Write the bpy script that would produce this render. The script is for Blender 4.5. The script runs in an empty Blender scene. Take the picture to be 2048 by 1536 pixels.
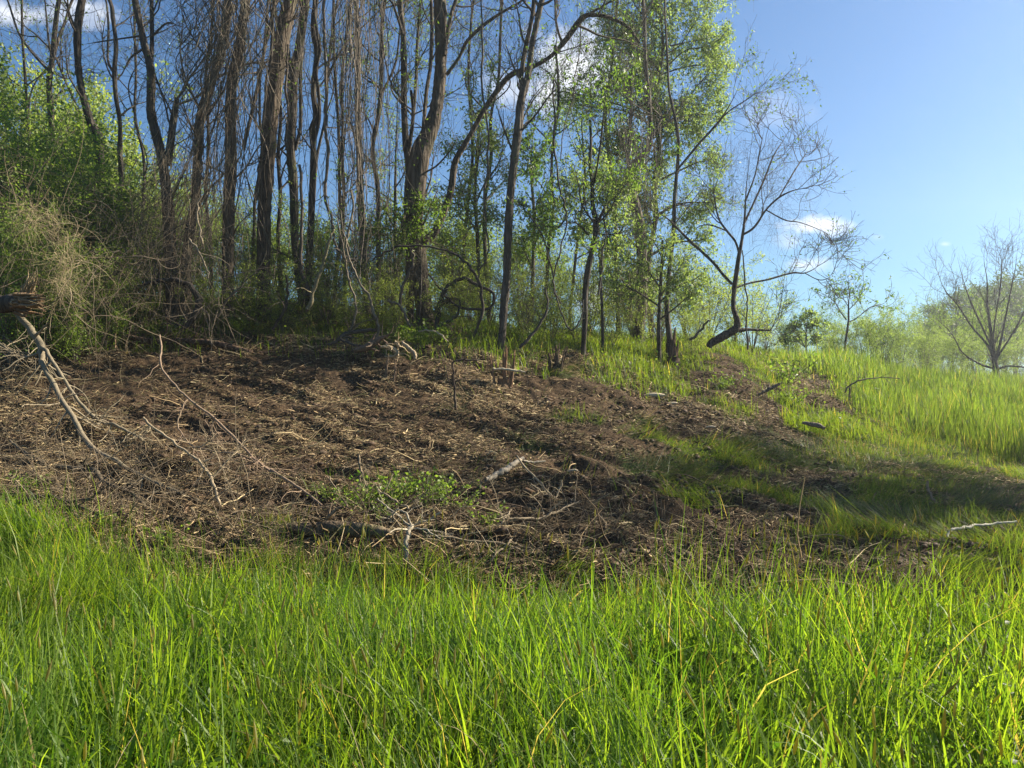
import bpy, math
import numpy as np
from math import radians, sin, cos, pi

# ---------------------------------------------------------------- camera, sky, sun, exposure
F = 1577.0            # focal length in photo pixels (photo 2048 x 1536)
CAMZ = 1.42
SUN_AZ, SUN_EL = 72.0, 33.0      # azimuth to the right of the view direction, elevation
scene = bpy.context.scene
cam_d = bpy.data.cameras.new('camera')
cam = bpy.data.objects.new('camera', cam_d)
scene.collection.objects.link(cam)
cam.location = (0, 0, CAMZ)
cam.rotation_euler = (radians(90), 0, 0)
cam_d.sensor_width = 36
cam_d.lens = 36 * F / 2048
cam_d.clip_end = 3000
cam_d.clip_start = 0.02
scene.camera = cam

sd = (sin(radians(SUN_AZ)) * cos(radians(SUN_EL)), cos(radians(SUN_AZ)) * cos(radians(SUN_EL)), sin(radians(SUN_EL)))
sun_d = bpy.data.lights.new('sun', 'SUN')
sun_d.energy = 5.0
sun_d.angle = radians(0.6)
sun_d.color = (1.0, 0.90, 0.74)
sun = bpy.data.objects.new('sun', sun_d)
scene.collection.objects.link(sun)
from mathutils import Vector
sun.rotation_euler = Vector(sd).to_track_quat('Z', 'Y').to_euler()

world = bpy.data.worlds.new('World')
scene.world = world
world.use_nodes = True
wn, wl = world.node_tree.nodes, world.node_tree.links
wn.clear()


def N(tree, kind, **kw):
    n = tree.nodes.new(kind)
    for k, v in kw.items():
        if hasattr(n, k) and not k[0].isupper():
            setattr(n, k, v)
    return n


def mathn(tree, op, a, b=None, c=None, clamp=False):
    n = tree.nodes.new('ShaderNodeMath')
    n.operation = op
    n.use_clamp = clamp
    for i, v in enumerate((a, b, c)):
        if v is None:
            continue
        if isinstance(v, (int, float)):
            n.inputs[i].default_value = v
        else:
            tree.links.new(v, n.inputs[i])
    return n.outputs[0]


wt = world.node_tree
sky = N(wt, 'ShaderNodeTexSky')
sky.sky_type = 'NISHITA'
sky.sun_disc = False
sky.sun_elevation = radians(SUN_EL)
sky.sun_rotation = radians(SUN_AZ)
sky.altitude = 150
sky.air_density = 1.1
sky.dust_density = 0.6
sky.ozone_density = 2.2
tc = N(wt, 'ShaderNodeTexCoord')
sep = N(wt, 'ShaderNodeSeparateXYZ')
wl.new(tc.outputs['Generated'], sep.inputs[0])
dy = mathn(wt, 'MAXIMUM', sep.outputs['Y'], 0.05)
u = mathn(wt, 'DIVIDE', sep.outputs['X'], dy)
v = mathn(wt, 'DIVIDE', sep.outputs['Z'], dy)
nz = N(wt, 'ShaderNodeTexNoise')
nz.inputs['Scale'].default_value = 12.0
nz.inputs['Detail'].default_value = 7.0
nz.inputs['Roughness'].default_value = 0.62
wl.new(tc.outputs['Generated'], nz.inputs['Vector'])
cloud = None
# (px, py, half width, half height, density) of each cloud, as directions in the sky
for (cx, cy, ca, cb, dens) in [(1180, 130, 170, 130, 1.0), (1640, 452, 92, 22, 0.95), (1605, 530, 72, 26, 0.8),
                               (1580, 485, 40, 30, 0.35), (60, 30, 200, 60, 0.9), (1890, 488, 22, 9, 0.4),
                               (1756, 474, 30, 14, 0.2), (1190, 600, 60, 45, 0.9), (1985, 612, 120, 22, 0.8),
                               (1010, 170, 120, 60, 0.5), (1550, 230, 90, 40, 0.15), (-900, 100, 500, 160, .8),
                               (3200, 300, 600, 120, .8)]:
    du = mathn(wt, 'DIVIDE', mathn(wt, 'SUBTRACT', u, (cx - 1024) / F), ca / F)
    dv = mathn(wt, 'DIVIDE', mathn(wt, 'SUBTRACT', v, (768 - cy) / F), cb / F)
    d = mathn(wt, 'SQRT', mathn(wt, 'ADD', mathn(wt, 'MULTIPLY', du, du), mathn(wt, 'MULTIPLY', dv, dv)))
    # noise eats into the edge
    e = mathn(wt, 'SUBTRACT', mathn(wt, 'MULTIPLY', nz.outputs['Fac'], 3.2), mathn(wt, 'ADD', d, 0.72))
    m = mathn(wt, 'MULTIPLY', mathn(wt, 'MULTIPLY', e, 1.5, clamp=True), dens)
    cloud = m if cloud is None else mathn(wt, 'MAXIMUM', cloud, m)
tint = N(wt, 'ShaderNodeMix', data_type='RGBA', blend_type='MULTIPLY')
tint.inputs[0].default_value = 1.0
wl.new(sky.outputs[0], tint.inputs[6])
tint.inputs[7].default_value = (.54, .83, 1.08, 1)
mixc = N(wt, 'ShaderNodeMix', data_type='RGBA')
wl.new(cloud, mixc.inputs[0])
wl.new(tint.outputs[2], mixc.inputs[6])
mixc.inputs[7].default_value = (9.0, 9.3, 9.8, 1)
bg = N(wt, 'ShaderNodeBackground')
bg.inputs[1].default_value = 0.044
wl.new(mixc.outputs[2], bg.inputs[0])
wo = N(wt, 'ShaderNodeOutputWorld')
wl.new(bg.outputs[0], wo.inputs[0])

vs = scene.view_settings
vs.view_transform = 'Standard'
vs.look = 'None'
vs.exposure = 1.6
vs.gamma = 1.0
vs.use_curve_mapping = False
scene.cycles.max_bounces = 8
scene.cycles.transparent_max_bounces = 8
scene.cycles.diffuse_bounces = 3
scene.cycles.transmission_bounces = 4
scene.cycles.use_adaptive_sampling = True

# ---------------------------------------------------------------- noise and terrain
def hash2(i, j, s):
    h = (i.astype(np.int64) * 374761393 + j.astype(np.int64) * 668265263 + s * 974711) & 0x7fffffff
    h = ((h ^ (h >> 13)) * 1274126177) & 0x7fffffff
    h = h ^ (h >> 16)
    return (h & 0xffff) / 65535.0


def vnoise(x, y, s=0):
    i = np.floor(x); j = np.floor(y)
    fx = x - i; fy = y - j
    fx = fx * fx * (3 - 2 * fx); fy = fy * fy * (3 - 2 * fy)
    i = i.astype(np.int64); j = j.astype(np.int64)
    a = hash2(i, j, s); b = hash2(i + 1, j, s); c = hash2(i, j + 1, s); d = hash2(i + 1, j + 1, s)
    return (a + (b - a) * fx) * (1 - fy) + (c + (d - c) * fx) * fy


def fbm(x, y, s=0, o=4, g=0.5):
    t = 0; a = 1; n = 0
    for k in range(o):
        t = t + a * vnoise(x * 2 ** k + 17.3 * k, y * 2 ** k - 9.1 * k, s + k); n += a; a *= g
    return t / n


# ground profile: for each photo column, (distance, photo row) of the ground
PROF = {
    -300: [(7, 1010), (9, 880), (12, 740), (14, 670), (16, 630), (20, 590), (26, 590), (40, 640), (80, 720)],
    0: [(7, 1030), (9, 900), (12, 760), (14, 690), (16, 650), (20, 610), (26, 600), (40, 640), (80, 720)],
    500: [(7, 1055), (9, 925), (12, 785), (14.5, 690), (16, 650), (18, 618), (24, 605), (35, 650), (80, 725)],
    850: [(7, 1065), (9, 945), (12, 805), (14, 705), (16, 652), (20, 635), (30, 675), (80, 735)],
    1150: [(7, 1075), (9, 965), (12, 835), (14, 742), (15, 703), (18, 682), (22, 676), (35, 705), (80, 745)],
    1400: [(7, 1090), (9, 990), (12, 872), (15, 772), (18, 703), (20, 690), (24, 684), (35, 712), (80, 748)],
    1650: [(7, 1100), (10, 982), (14, 862), (18, 780), (22, 738), (25, 728), (35, 735), (80, 755)],
    1850: [(7, 1105), (10, 992), (14, 892), (20, 802), (28, 764), (35, 758), (50, 756), (80, 758)],
    2100: [(7, 1105), (10, 1000), (14, 905), (20, 832), (30, 790), (45, 766), (60, 762), (80, 760)],
}
_cols = np.array(sorted(PROF))
_yg = np.concatenate([np.arange(0, 60, 0.25), np.array([80, 120, 200, 400, 900, 3000])])
_tab = []
for c in _cols:
    pr = PROF[int(c)]
    ys = [0, 4.8] + [p[0] for p in pr] + [900, 3000]
    zs = [0, 0] + [CAMZ + p[0] * (768 - p[1]) / F for p in pr] + [2, 2]
    z = np.interp(_yg, ys, zs)
    k = np.exp(-np.linspace(-2, 2, 9) ** 2); k /= k.sum()
    zz = np.convolve(np.pad(z[:240], 4, mode='edge'), k, mode='valid')
    z[:236] = zz[:236]
    _tab.append(z)
_tab = np.array(_tab)


def H0(x, y):
    x = np.asarray(x, float); y = np.asarray(y, float)
    a = np.clip(x / np.maximum(y, 3.0) * F + 1024, _cols[0], _cols[-1] - 1e-3)
    ci = np.clip(np.searchsorted(_cols, a, side='right') - 1, 0, len(_cols) - 2)
    t = (a - _cols[ci]) / (_cols[ci + 1] - _cols[ci])
    t = t * t * (3 - 2 * t)
    yy = np.clip(y, 0, 2999)
    yi = np.clip(np.searchsorted(_yg, yy, side='right') - 1, 0, len(_yg) - 2)
    s = (yy - _yg[yi]) / (_yg[yi + 1] - _yg[yi])
    z0 = _tab[ci, yi] * (1 - s) + _tab[ci, yi + 1] * s
    z1 = _tab[ci + 1, yi] * (1 - s) + _tab[ci + 1, yi + 1] * s
    return z0 * (1 - t) + z1 * t


# how green (0..1) the ground is: rows are distances, columns are photo columns
GY = np.array([4.8, 5.6, 6.2, 7.0, 8.0, 9.5, 11.5, 13.3, 15.0, 17.0, 20.0, 60])
GX = np.array([0, 500, 850, 1150, 1300, 1450, 1650, 1800, 2048])
GT = np.array([
    [1, 1, 1, 1, 1, 1, 1, 1, 1],
    [1, .8, .6, .5, .5, .4, .5, .5, .6],
    [.6, .1, 0, 0, .0, .1, .2, .25, .35],
    [0, 0, 0, 0, .08, .3, .45, .5, .5],
    [0, 0, .1, 0, .2, .4, .52, .6, .62],
    [0, 0, 0, .1, .45, .58, .66, .68, .7],
    [0, 0, 0, .3, .55, .7, .75, .8, .85],
    [0, 0, .05, .1, .18, .40, .6, .95, 1],
    [.3, .3, .5, .6, .6, .30, .32, 1, 1],
    [.75, .85, 1, 1, 1, .45, .2, .9, 1],
    [1, 1, 1, 1, 1, .75, .25, .9, 1],
    [1, 1, 1, 1, 1, 1, 1, 1, 1]])


def green(x, y):
    x = np.asarray(x, float); y = np.asarray(y, float)
    a = np.clip(x / np.maximum(y, 2.5) * F + 1024, 0, 2047.9)
    ci = np.clip(np.searchsorted(GX, a, side='right') - 1, 0, len(GX) - 2)
    t = (a - GX[ci]) / (GX[ci + 1] - GX[ci])
    yy = np.clip(y, GY[0], GY[-1] - 1e-3)
    yi = np.clip(np.searchsorted(GY, yy, side='right') - 1, 0, len(GY) - 2)
    s = (yy - GY[yi]) / (GY[yi + 1] - GY[yi])
    g = (GT[yi, ci] * (1 - t) + GT[yi, ci + 1] * t) * (1 - s) + (GT[yi + 1, ci] * (1 - t) + GT[yi + 1, ci + 1] * t) * s
    return g


def green_mask(x, y):
    g = green(x, y)
    n = fbm(x * 1.1, y * 1.6, 55, 4, .55)
    return np.clip((g - (1 - ((n - .5) * 2.2 + .5)) ) * 4 + .5, 0, 1) * (g > 0.02)


def ridge(n):
    return 1 - np.abs(2 * n - 1)


def H(x, y):
    x = np.asarray(x, float); y = np.asarray(y, float)
    z = H0(x, y)
    g = green(x, y)
    near = np.clip((y - 5.0) / 1.2, 0, 1) * np.clip((24 - y) / 8, 0, 1)
    mud = near * (1 - .75 * g)
    # rotated coordinates: blade marks run down the bank to the right
    xr = x * .86 - y * .5; yr = x * .5 + y * .86
    z = z + mud * (0.20 * (fbm(x * .55, y * .8, 3, 3) - .5))
    z = z + mud * 0.16 * (ridge(fbm(xr * .55, yr * 1.9, 11, 4)) ** 3 - .3)
    z = z + mud * 0.13 * (fbm(x * 3.5, y * 4, 21, 4) - .5) * .75
    z = z + mud * 0.042 * (fbm(x * 12, y * 12, 31, 3) - .5)
    # scraped lips and hollows in the middle of the cut
    rut = np.exp(-((x - 1.3) / 1.8) ** 2 - ((y - 8.2) / 1.5) ** 2)
    z = z + rut * 0.30 * (np.clip(ridge(fbm(x * .6 + 3, y * 1.3, 41, 3)) - .62, 0, 1) * 2.2 - .25)
    # the step between tall grass and the cut
    z = z - 0.24 * np.exp(-((y - 5.45) / .42) ** 2) * (y > 0)
    z = z + .05 * (fbm(x * .4, y * .4, 71, 3) - .5)
    return z


def pt(px, py, Y):
    """world point seen at photo pixel (px, py) at distance Y"""
    return np.array([Y * (px - 1024) / F, Y, CAMZ + Y * (768 - py) / F])


def on_ground(px, Y, lift=0.0):
    x = Y * (px - 1024) / F
    return np.array([x, Y, float(H(x, Y)) + lift])


# ---------------------------------------------------------------- mesh helpers
COL = scene.collection


class MB:
    """collects geometry for ONE mesh"""
    def __init__(self):
        self.v = []; self.q = []; self.t = []; self.c = []; self.n = 0

    def add(self, v, q=None, t=None, c=None):
        v = np.asarray(v, float).reshape(-1, 3)
        if q is not None and len(q):
            self.q.append(np.asarray(q).reshape(-1, 4) + self.n)
        if t is not None and len(t):
            self.t.append(np.asarray(t).reshape(-1, 3) + self.n)
        if c is None:
            c = np.ones((len(v), 3)) * .5
        c = np.asarray(c, float)
        if c.ndim == 1:
            c = np.tile(c, (len(v), 1))
        self.v.append(v); self.c.append(c); self.n += len(v)
        return self

    def build(self, name, mat, parent=None, smooth=False, origin=None):
        v = np.concatenate(self.v) if self.v else np.zeros((0, 3))
        if origin is not None:
            v = v - np.asarray(origin)
        q = np.concatenate(self.q) if self.q else np.zeros((0, 4), int)
        t = np.concatenate(self.t) if self.t else np.zeros((0, 3), int)
        me = bpy.data.meshes.new(name)
        me.vertices.add(len(v))
        me.vertices.foreach_set('co', v.astype(np.float32).ravel())
        nl = len(q) * 4 + len(t) * 3
        me.loops.add(nl)
        me.loops.foreach_set('vertex_index', np.concatenate([q.ravel(), t.ravel()]).astype(np.int32))
        me.polygons.add(len(q) + len(t))
        ls = np.concatenate([np.arange(len(q)) * 4, len(q) * 4 + np.arange(len(t)) * 3]).astype(np.int32)
        me.polygons.foreach_set('loop_start', ls)
        me.update(calc_edges=True)
        if smooth:
            me.polygons.foreach_set('use_smooth', np.ones(len(q) + len(t), bool))
        ca = me.color_attributes.new('tint', 'FLOAT_COLOR', 'POINT')
        c = np.concatenate(self.c) if self.c else np.zeros((0, 3))
        c4 = np.concatenate([c, np.ones((len(c), 1))], 1).astype(np.float32)
        ca.data.foreach_set('color', c4.ravel())
        me.materials.append(mat)
        ob = bpy.data.objects.new(name, me)
        COL.objects.link(ob)
        if origin is not None and parent is None:
            ob.location = origin
        if parent is not None:
            ob.parent = parent
        return ob


def tag(o, label=None, cat=None, group=None, kind=None):
    if label: o['label'] = label
    if cat: o['category'] = cat
    if group: o['group'] = group
    if kind: o['kind'] = kind
    return o


def empty(name, loc, label, cat, group=None):
    o = bpy.data.objects.new(name, None)
    o.location = [float(a) for a in loc]
    o.empty_display_size = .3
    COL.objects.link(o)
    return tag(o, label, cat, group)


def copy_tree(o, loc, rz, sc, label=None):
    c = o.copy(); COL.objects.link(c)
    c.location = [float(a) for a in loc]; c.rotation_euler = (0, 0, rz); c.scale = (sc, sc, sc)
    if label: c['label'] = label
    for ch in list(o.children):
        d = ch.copy(); COL.objects.link(d); d.parent = c
    return c


def unit(a):
    return a / np.maximum(np.linalg.norm(a, axis=-1, keepdims=True), 1e-9)


def tubes(P, R, S=3, tip=False):
    """P (n,K,3) R (n,K) -> verts, quads"""
    P = np.asarray(P, float); R = np.asarray(R, float)
    n, K, _ = P.shape
    T = np.gradient(P, axis=1); T = unit(T)
    m = np.abs(T).mean(axis=1)
    ref = np.where((m[:, 1] < .75)[:, None], np.array([0, 1., 0]), np.array([1., 0, 0]))[:, None, :]
    A = unit(np.cross(T, ref)); B = np.cross(T, A)
    th = np.arange(S) * 2 * pi / S
    V = P[:, :, None, :] + R[:, :, None, None] * (A[:, :, None, :] * np.cos(th)[None, None, :, None] + B[:, :, None, :] * np.sin(th)[None, None, :, None])
    i = np.arange(n)[:, None, None] * K * S + np.arange(K - 1)[None, :, None] * S
    j = np.arange(S)[None, None, :]; j2 = (j + 1) % S
    q = np.stack([i + j, i + j2, i + S + j2, i + S + j], -1)
    return V.reshape(-1, 3), q.reshape(-1, 4)


def spline(pts, n):
    """Catmull-Rom through pts (k,d), n samples evenly in index"""
    p = np.asarray(pts, float)
    if len(p) == 2:
        t = np.linspace(0, 1, n)[:, None]
        return p[0] * (1 - t) + p[1] * t
    e = np.concatenate([2 * p[:1] - p[1:2], p, 2 * p[-1:] - p[-2:-1]])
    u = np.linspace(0, len(p) - 1 - 1e-6, n)
    i = u.astype(int); t = (u - i)[:, None]
    a, b, c, d = e[i], e[i + 1], e[i + 2], e[i + 3]
    return .5 * (2 * b + (c - a) * t + (2 * a - 5 * b + 4 * c - d) * t ** 2 + (3 * b - a - 3 * c + d) * t ** 3)


def spawn(rng, par, parR, M, L, ang=(30, 65), up=0.15, wig=.25, K=6, rf=.6, t0=.2, t1=1.0, rmin=.0015, taper=.25, lr=None):
    """M child twigs from parents par (n,K0,3)"""
    n, K0, _ = par.shape
    pi_ = rng.integers(0, n, M)
    if lr is not None:
        pi_ = rng.choice(n, M, p=lr / lr.sum())
    t = rng.uniform(t0, t1, M) * (K0 - 1 - 1e-4)
    k = t.astype(int); f = (t - k)[:, None]
    p0 = par[pi_, k] * (1 - f) + par[pi_, k + 1] * f
    r0 = parR[pi_, k] * (1 - f[:, 0]) + parR[pi_, k + 1] * f[:, 0]
    T = unit(par[pi_, k + 1] - par[pi_, k])
    rnd = rng.normal(size=(M, 3)); perp = unit(rnd - (rnd * T).sum(1, keepdims=True) * T)
    a = np.radians(rng.uniform(ang[0], ang[1], M))[:, None]
    d = T * np.cos(a) + perp * np.sin(a)
    Ls = L * rng.uniform(.55, 1.25, M)
    P = [p0]; dirs = unit(d); step = (Ls / (K - 1))[:, None]
    for s in range(K - 1):
        dirs = unit(dirs + rng.normal(size=(M, 3)) * wig + np.array([0, 0, up]))
        P.append(P[-1] + dirs * step)
    P = np.stack(P, 1)
    R0 = np.maximum(r0 * rf * rng.uniform(.7, 1.1, M), rmin)
    R = R0[:, None] * np.linspace(1, taper, K)[None, :]
    R = np.maximum(R, rmin * .7)
    return P, R


def along(rng, P, M, t0=.2, t1=1.0, jit=.03):
    n, K, _ = P.shape
    i = rng.integers(0, n, M); t = rng.uniform(t0, t1, M) * (K - 1 - 1e-4)
    k = t.astype(int); f = (t - k)[:, None]
    return P[i, k] * (1 - f) + P[i, k + 1] * f + rng.normal(size=(M, 3)) * jit, unit(P[i, k + 1] - P[i, k])


def leaf_geo(rng, pos, size, ratio=.45, droop=.3, c0=(.05, .1, .015), c1=(.12, .2, .03), axis=None):
    """folded kite leaves"""
    M = len(pos)
    d = rng.normal(size=(M, 3))
    if axis is not None: d = unit(d) + axis * 1.0
    d[:, 2] -= droop
    d = unit(d)
    r = rng.normal(size=(M, 3)); s = unit(np.cross(d, r)); nrm = np.cross(d, s)
    L = (size * rng.uniform(.6, 1.35, M))[:, None]; W = L * ratio * .5
    a = pos; b = pos + d * L * .45 + s * W + nrm * L * .07; c = pos + d * L - nrm * L * .06 * rng.uniform(0, 3, (M, 1)); e = pos + d * L * .45 - s * W + nrm * L * .07
    V = np.stack([a, b, c, e], 1).reshape(-1, 3)
    q = np.arange(M * 4).reshape(M, 4)
    t = np.concatenate([q[:, [0, 1, 2]], q[:, [0, 2, 3]]])
    w = rng.uniform(0, 1, (M, 1))
    C = np.asarray(c0) * (1 - w) + np.asarray(c1) * w
    return V, t, np.repeat(C, 4, 0)


def ribbons(rng, base, h, w, lean, az, bend, c0, c1, K=5, twist=.5, tipw=.1, dry=0.0, cdry=(.35, .28, .13)):
    """grass blades: base (n,3)"""
    n = len(base)
    s = np.linspace(0, 1, K)[None, :]
    dirx = np.cos(az)[:, None]; diry = np.sin(az)[:, None]
    # the angle from the vertical grows along the blade
    an = lean[:, None] + bend[:, None] * s ** 1.3
    st = h[:, None] / (K - 1)
    hx = np.concatenate([np.zeros((n, 1)), np.cumsum(np.sin(an[:, :-1]) * st, 1)], 1)
    hz = np.concatenate([np.zeros((n, 1)), np.cumsum(np.cos(an[:, :-1]) * st, 1)], 1)
    P = np.stack([base[:, 0:1] + hx * dirx, base[:, 1:2] + hx * diry, base[:, 2:3] + hz], -1)
    fa = az + pi / 2 + rng.normal(size=n) * twist
    wd = w[:, None] * (1 - (1 - tipw) * s ** 1.6) * .5
    side = np.stack([np.cos(fa), np.sin(fa), rng.normal(size=n) * .1], -1)[:, None, :]
    V = np.stack([P - side * wd[..., None], P + side * wd[..., None]], 2).reshape(-1, 3)
    i = np.arange(n)[:, None] * K * 2 + np.arange(K - 1)[None, :] * 2
    q = np.stack([i, i + 1, i + 3, i + 2], -1).reshape(-1, 4)
    k = rng.uniform(0, 1, (n, 1))
    C = np.asarray(c0) * (1 - k) + np.asarray(c1) * k
    dm = rng.uniform(0, 1, n) < dry
    C[dm] = np.asarray(cdry) * rng.uniform(.5, 1.2, (dm.sum(), 1))
    return V, q, np.repeat(C, K * 2, 0)


# ---------------------------------------------------------------- materials
def new_mat(name):
    m = bpy.data.materials.new(name); m.use_nodes = True
    t = m.node_tree; t.nodes.clear()
    out = t.nodes.new('ShaderNodeOutputMaterial')
    return m, t, out


def leaf_mat(name, trans=.5, rough=.45, spec=.35, tmul=(1.7, 1.9, .9), var=.0):
    m, t, out = new_mat(name)
    at = t.nodes.new('ShaderNodeAttribute'); at.attribute_name = 'tint'
    p = t.nodes.new('ShaderNodeBsdfPrincipled')
    p.inputs['Roughness'].default_value = rough
    p.inputs['Specular IOR Level'].default_value = spec
    t.links.new(at.outputs['Color'], p.inputs['Base Color'])
    tr = t.nodes.new('ShaderNodeBsdfTranslucent')
    mu = t.nodes.new('ShaderNodeMix'); mu.data_type = 'RGBA'; mu.blend_type = 'MULTIPLY'
    mu.inputs[0].default_value = 1
    t.links.new(at.outputs['Color'], mu.inputs[6]); mu.inputs[7].default_value = (*tmul, 1)
    t.links.new(mu.outputs[2], tr.inputs[0])
    mx = t.nodes.new('ShaderNodeMixShader'); mx.inputs[0].default_value = trans
    t.links.new(p.outputs[0], mx.inputs[1]); t.links.new(tr.outputs[0], mx.inputs[2])
    t.links.new(mx.outputs[0], out.inputs[0])
    return m


def bark_mat(name, scale=13, zs=.16, strength=1.0, dist=.05, moss=0.0, contrast=(.30, 1.75)):
    m, t, out = new_mat(name)
    at = t.nodes.new('ShaderNodeAttribute'); at.attribute_name = 'tint'
    tcn = t.nodes.new('ShaderNodeTexCoord')
    mp = t.nodes.new('ShaderNodeMapping'); mp.inputs['Scale'].default_value = (scale, scale, scale * zs)
    t.links.new(tcn.outputs['Object'], mp.inputs[0])
    n1 = t.nodes.new('ShaderNodeTexNoise'); n1.inputs['Scale'].default_value = 1.0; n1.inputs['Detail'].default_value = 5
    n1.inputs['Roughness'].default_value = .65
    n1.inputs['Distortion'].default_value = 1.0
    t.links.new(mp.outputs[0], n1.inputs[0])
    vo = t.nodes.new('ShaderNodeTexVoronoi'); vo.feature = 'DISTANCE_TO_EDGE'; vo.inputs['Scale'].default_value = .9
    t.links.new(mp.outputs[0], vo.inputs[0])
    hgt = mathn(t, 'ADD', mathn(t, 'MULTIPLY', vo.outputs[0], 1.2, clamp=True), mathn(t, 'MULTIPLY', n1.outputs[0], .9))
    ramp = t.nodes.new('ShaderNodeMapRange'); ramp.inputs[1].default_value = .3; ramp.inputs[2].default_value = 1.2
    ramp.inputs[3].default_value = contrast[0]; ramp.inputs[4].default_value = contrast[1]
    t.links.new(hgt, ramp.inputs[0])
    mu = t.nodes.new('ShaderNodeMix'); mu.data_type = 'RGBA'; mu.blend_type = 'MULTIPLY'; mu.inputs[0].default_value = 1
    t.links.new(at.outputs['Color'], mu.inputs[6]); t.links.new(ramp.outputs[0], mu.inputs[7])
    # broad patches of paler and greener bark
    n2 = t.nodes.new('ShaderNodeTexNoise'); n2.inputs['Scale'].default_value = 2.3; n2.inputs['Detail'].default_value = 4
    t.links.new(tcn.outputs['Object'], n2.inputs[0])
    pa = mathn(t, 'MULTIPLY', mathn(t, 'SUBTRACT', n2.outputs[0], .52), 5.0, clamp=True)
    mx = t.nodes.new('ShaderNodeMix'); mx.data_type = 'RGBA'
    t.links.new(mathn(t, 'MULTIPLY', pa, .35 + moss), mx.inputs[0])
    t.links.new(mu.outputs[2], mx.inputs[6]); mx.inputs[7].default_value = (.13, .13, .075, 1) if moss == 0 else (.10, .12, .03, 1)
    p = t.nodes.new('ShaderNodeBsdfPrincipled'); p.inputs['Roughness'].default_value = .9
    p.inputs['Specular IOR Level'].default_value = .2
    t.links.new(mx.outputs[2], p.inputs['Base Color'])
    bp = t.nodes.new('ShaderNodeBump'); bp.inputs['Strength'].default_value = strength; bp.inputs['Distance'].default_value = dist
    t.links.new(hgt, bp.inputs['Height']); t.links.new(bp.outputs[0], p.inputs['Normal'])
    t.links.new(p.outputs[0], out.inputs[0])
    return m


def ground_mat():
    m, t, out = new_mat('soil_and_turf')
    at = t.nodes.new('ShaderNodeAttribute'); at.attribute_name = 'tint'      # R = how green
    tcn = t.nodes.new('ShaderNodeTexCoord')
    sp = t.nodes.new('ShaderNodeSeparateColor'); t.links.new(at.outputs['Color'], sp.inputs[0])

    def noise(s, d=5, r=.6, w=None):
        n = t.nodes.new('ShaderNodeTexNoise'); n.inputs['Scale'].default_value = s; n.inputs['Detail'].default_value = d
        n.inputs['Roughness'].default_value = r
        t.links.new(tcn.outputs['Object'], n.inputs[0]); return n.outputs[0]
    a = noise(1.1); b = noise(14, 6, .7); c = noise(55, 4, .7)

    def mixc(f, x, y):
        n = t.nodes.new('ShaderNodeMix'); n.data_type = 'RGBA'
        if isinstance(f, float): n.inputs[0].default_value = f
        else: t.links.new(f, n.inputs[0])
        for i, q in ((6, x), (7, y)):
            if isinstance(q, tuple): n.inputs[i].default_value = (*q, 1)
            else: t.links.new(q, n.inputs[i])
        return n.outputs[2]
    soil = mixc(mathn(t, 'MULTIPLY', mathn(t, 'SUBTRACT', b, .35), 2.6, clamp=True), (.032, .020, .011), (.120, .077, .041))
    soil = mixc(mathn(t, 'MULTIPLY', mathn(t, 'SUBTRACT', a, .45), 4.0, clamp=True), soil, (.075, .050, .030))
    soil = mixc(mathn(t, 'MULTIPLY', mathn(t, 'SUBTRACT', c, .60), 7.0, clamp=True), soil, (.24, .18, .10))
    turf = mixc(mathn(t, 'MULTIPLY', mathn(t, 'SUBTRACT', c, .35), 3.0, clamp=True), (.022, .035, .010), (.075, .10, .028))
    col = mixc(sp.outputs[0], soil, turf)
    p = t.nodes.new('ShaderNodeBsdfPrincipled'); p.inputs['Roughness'].default_value = .95
    p.inputs['Specular IOR Level'].default_value = .15
    t.links.new(col, p.inputs['Base Color'])
    bp = t.nodes.new('ShaderNodeBump'); bp.inputs['Strength'].default_value = .9; bp.inputs['Distance'].default_value = .05
    t.links.new(mathn(t, 'ADD', b, mathn(t, 'MULTIPLY', c, .5)), bp.inputs['Height'])
    t.links.new(bp.outputs[0], p.inputs['Normal'])
    t.links.new(p.outputs[0], out.inputs[0])
    return m


M_LEAF = leaf_mat('spring_leaves')
M_GRASS = leaf_mat('grass_blades', trans=.6, rough=.5, spec=.42, tmul=(1.9, 1.85, .55))
M_BARK = bark_mat('furrowed_bark')
M_BARK_MOSS = bark_mat('mossy_bark', moss=.5)
M_TWIG = bark_mat('twig_bark', scale=30, zs=.5, strength=.3, dist=.004, contrast=(.7, 1.3))
M_STRAW = leaf_mat('dry_litter', trans=.15, rough=.7, spec=.2, tmul=(1.1, 1., .8))
M_WOOD = bark_mat('splintered_wood', scale=60, zs=.12, strength=.8, dist=.01, contrast=(.6, 1.3))
M_GROUND = ground_mat()

BARK = (.085, .072, .058)
BARK_DK = (.060, .050, .040)
VINE = (.17, .135, .10)
VINE_PALE = (.30, .24, .16)

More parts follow.
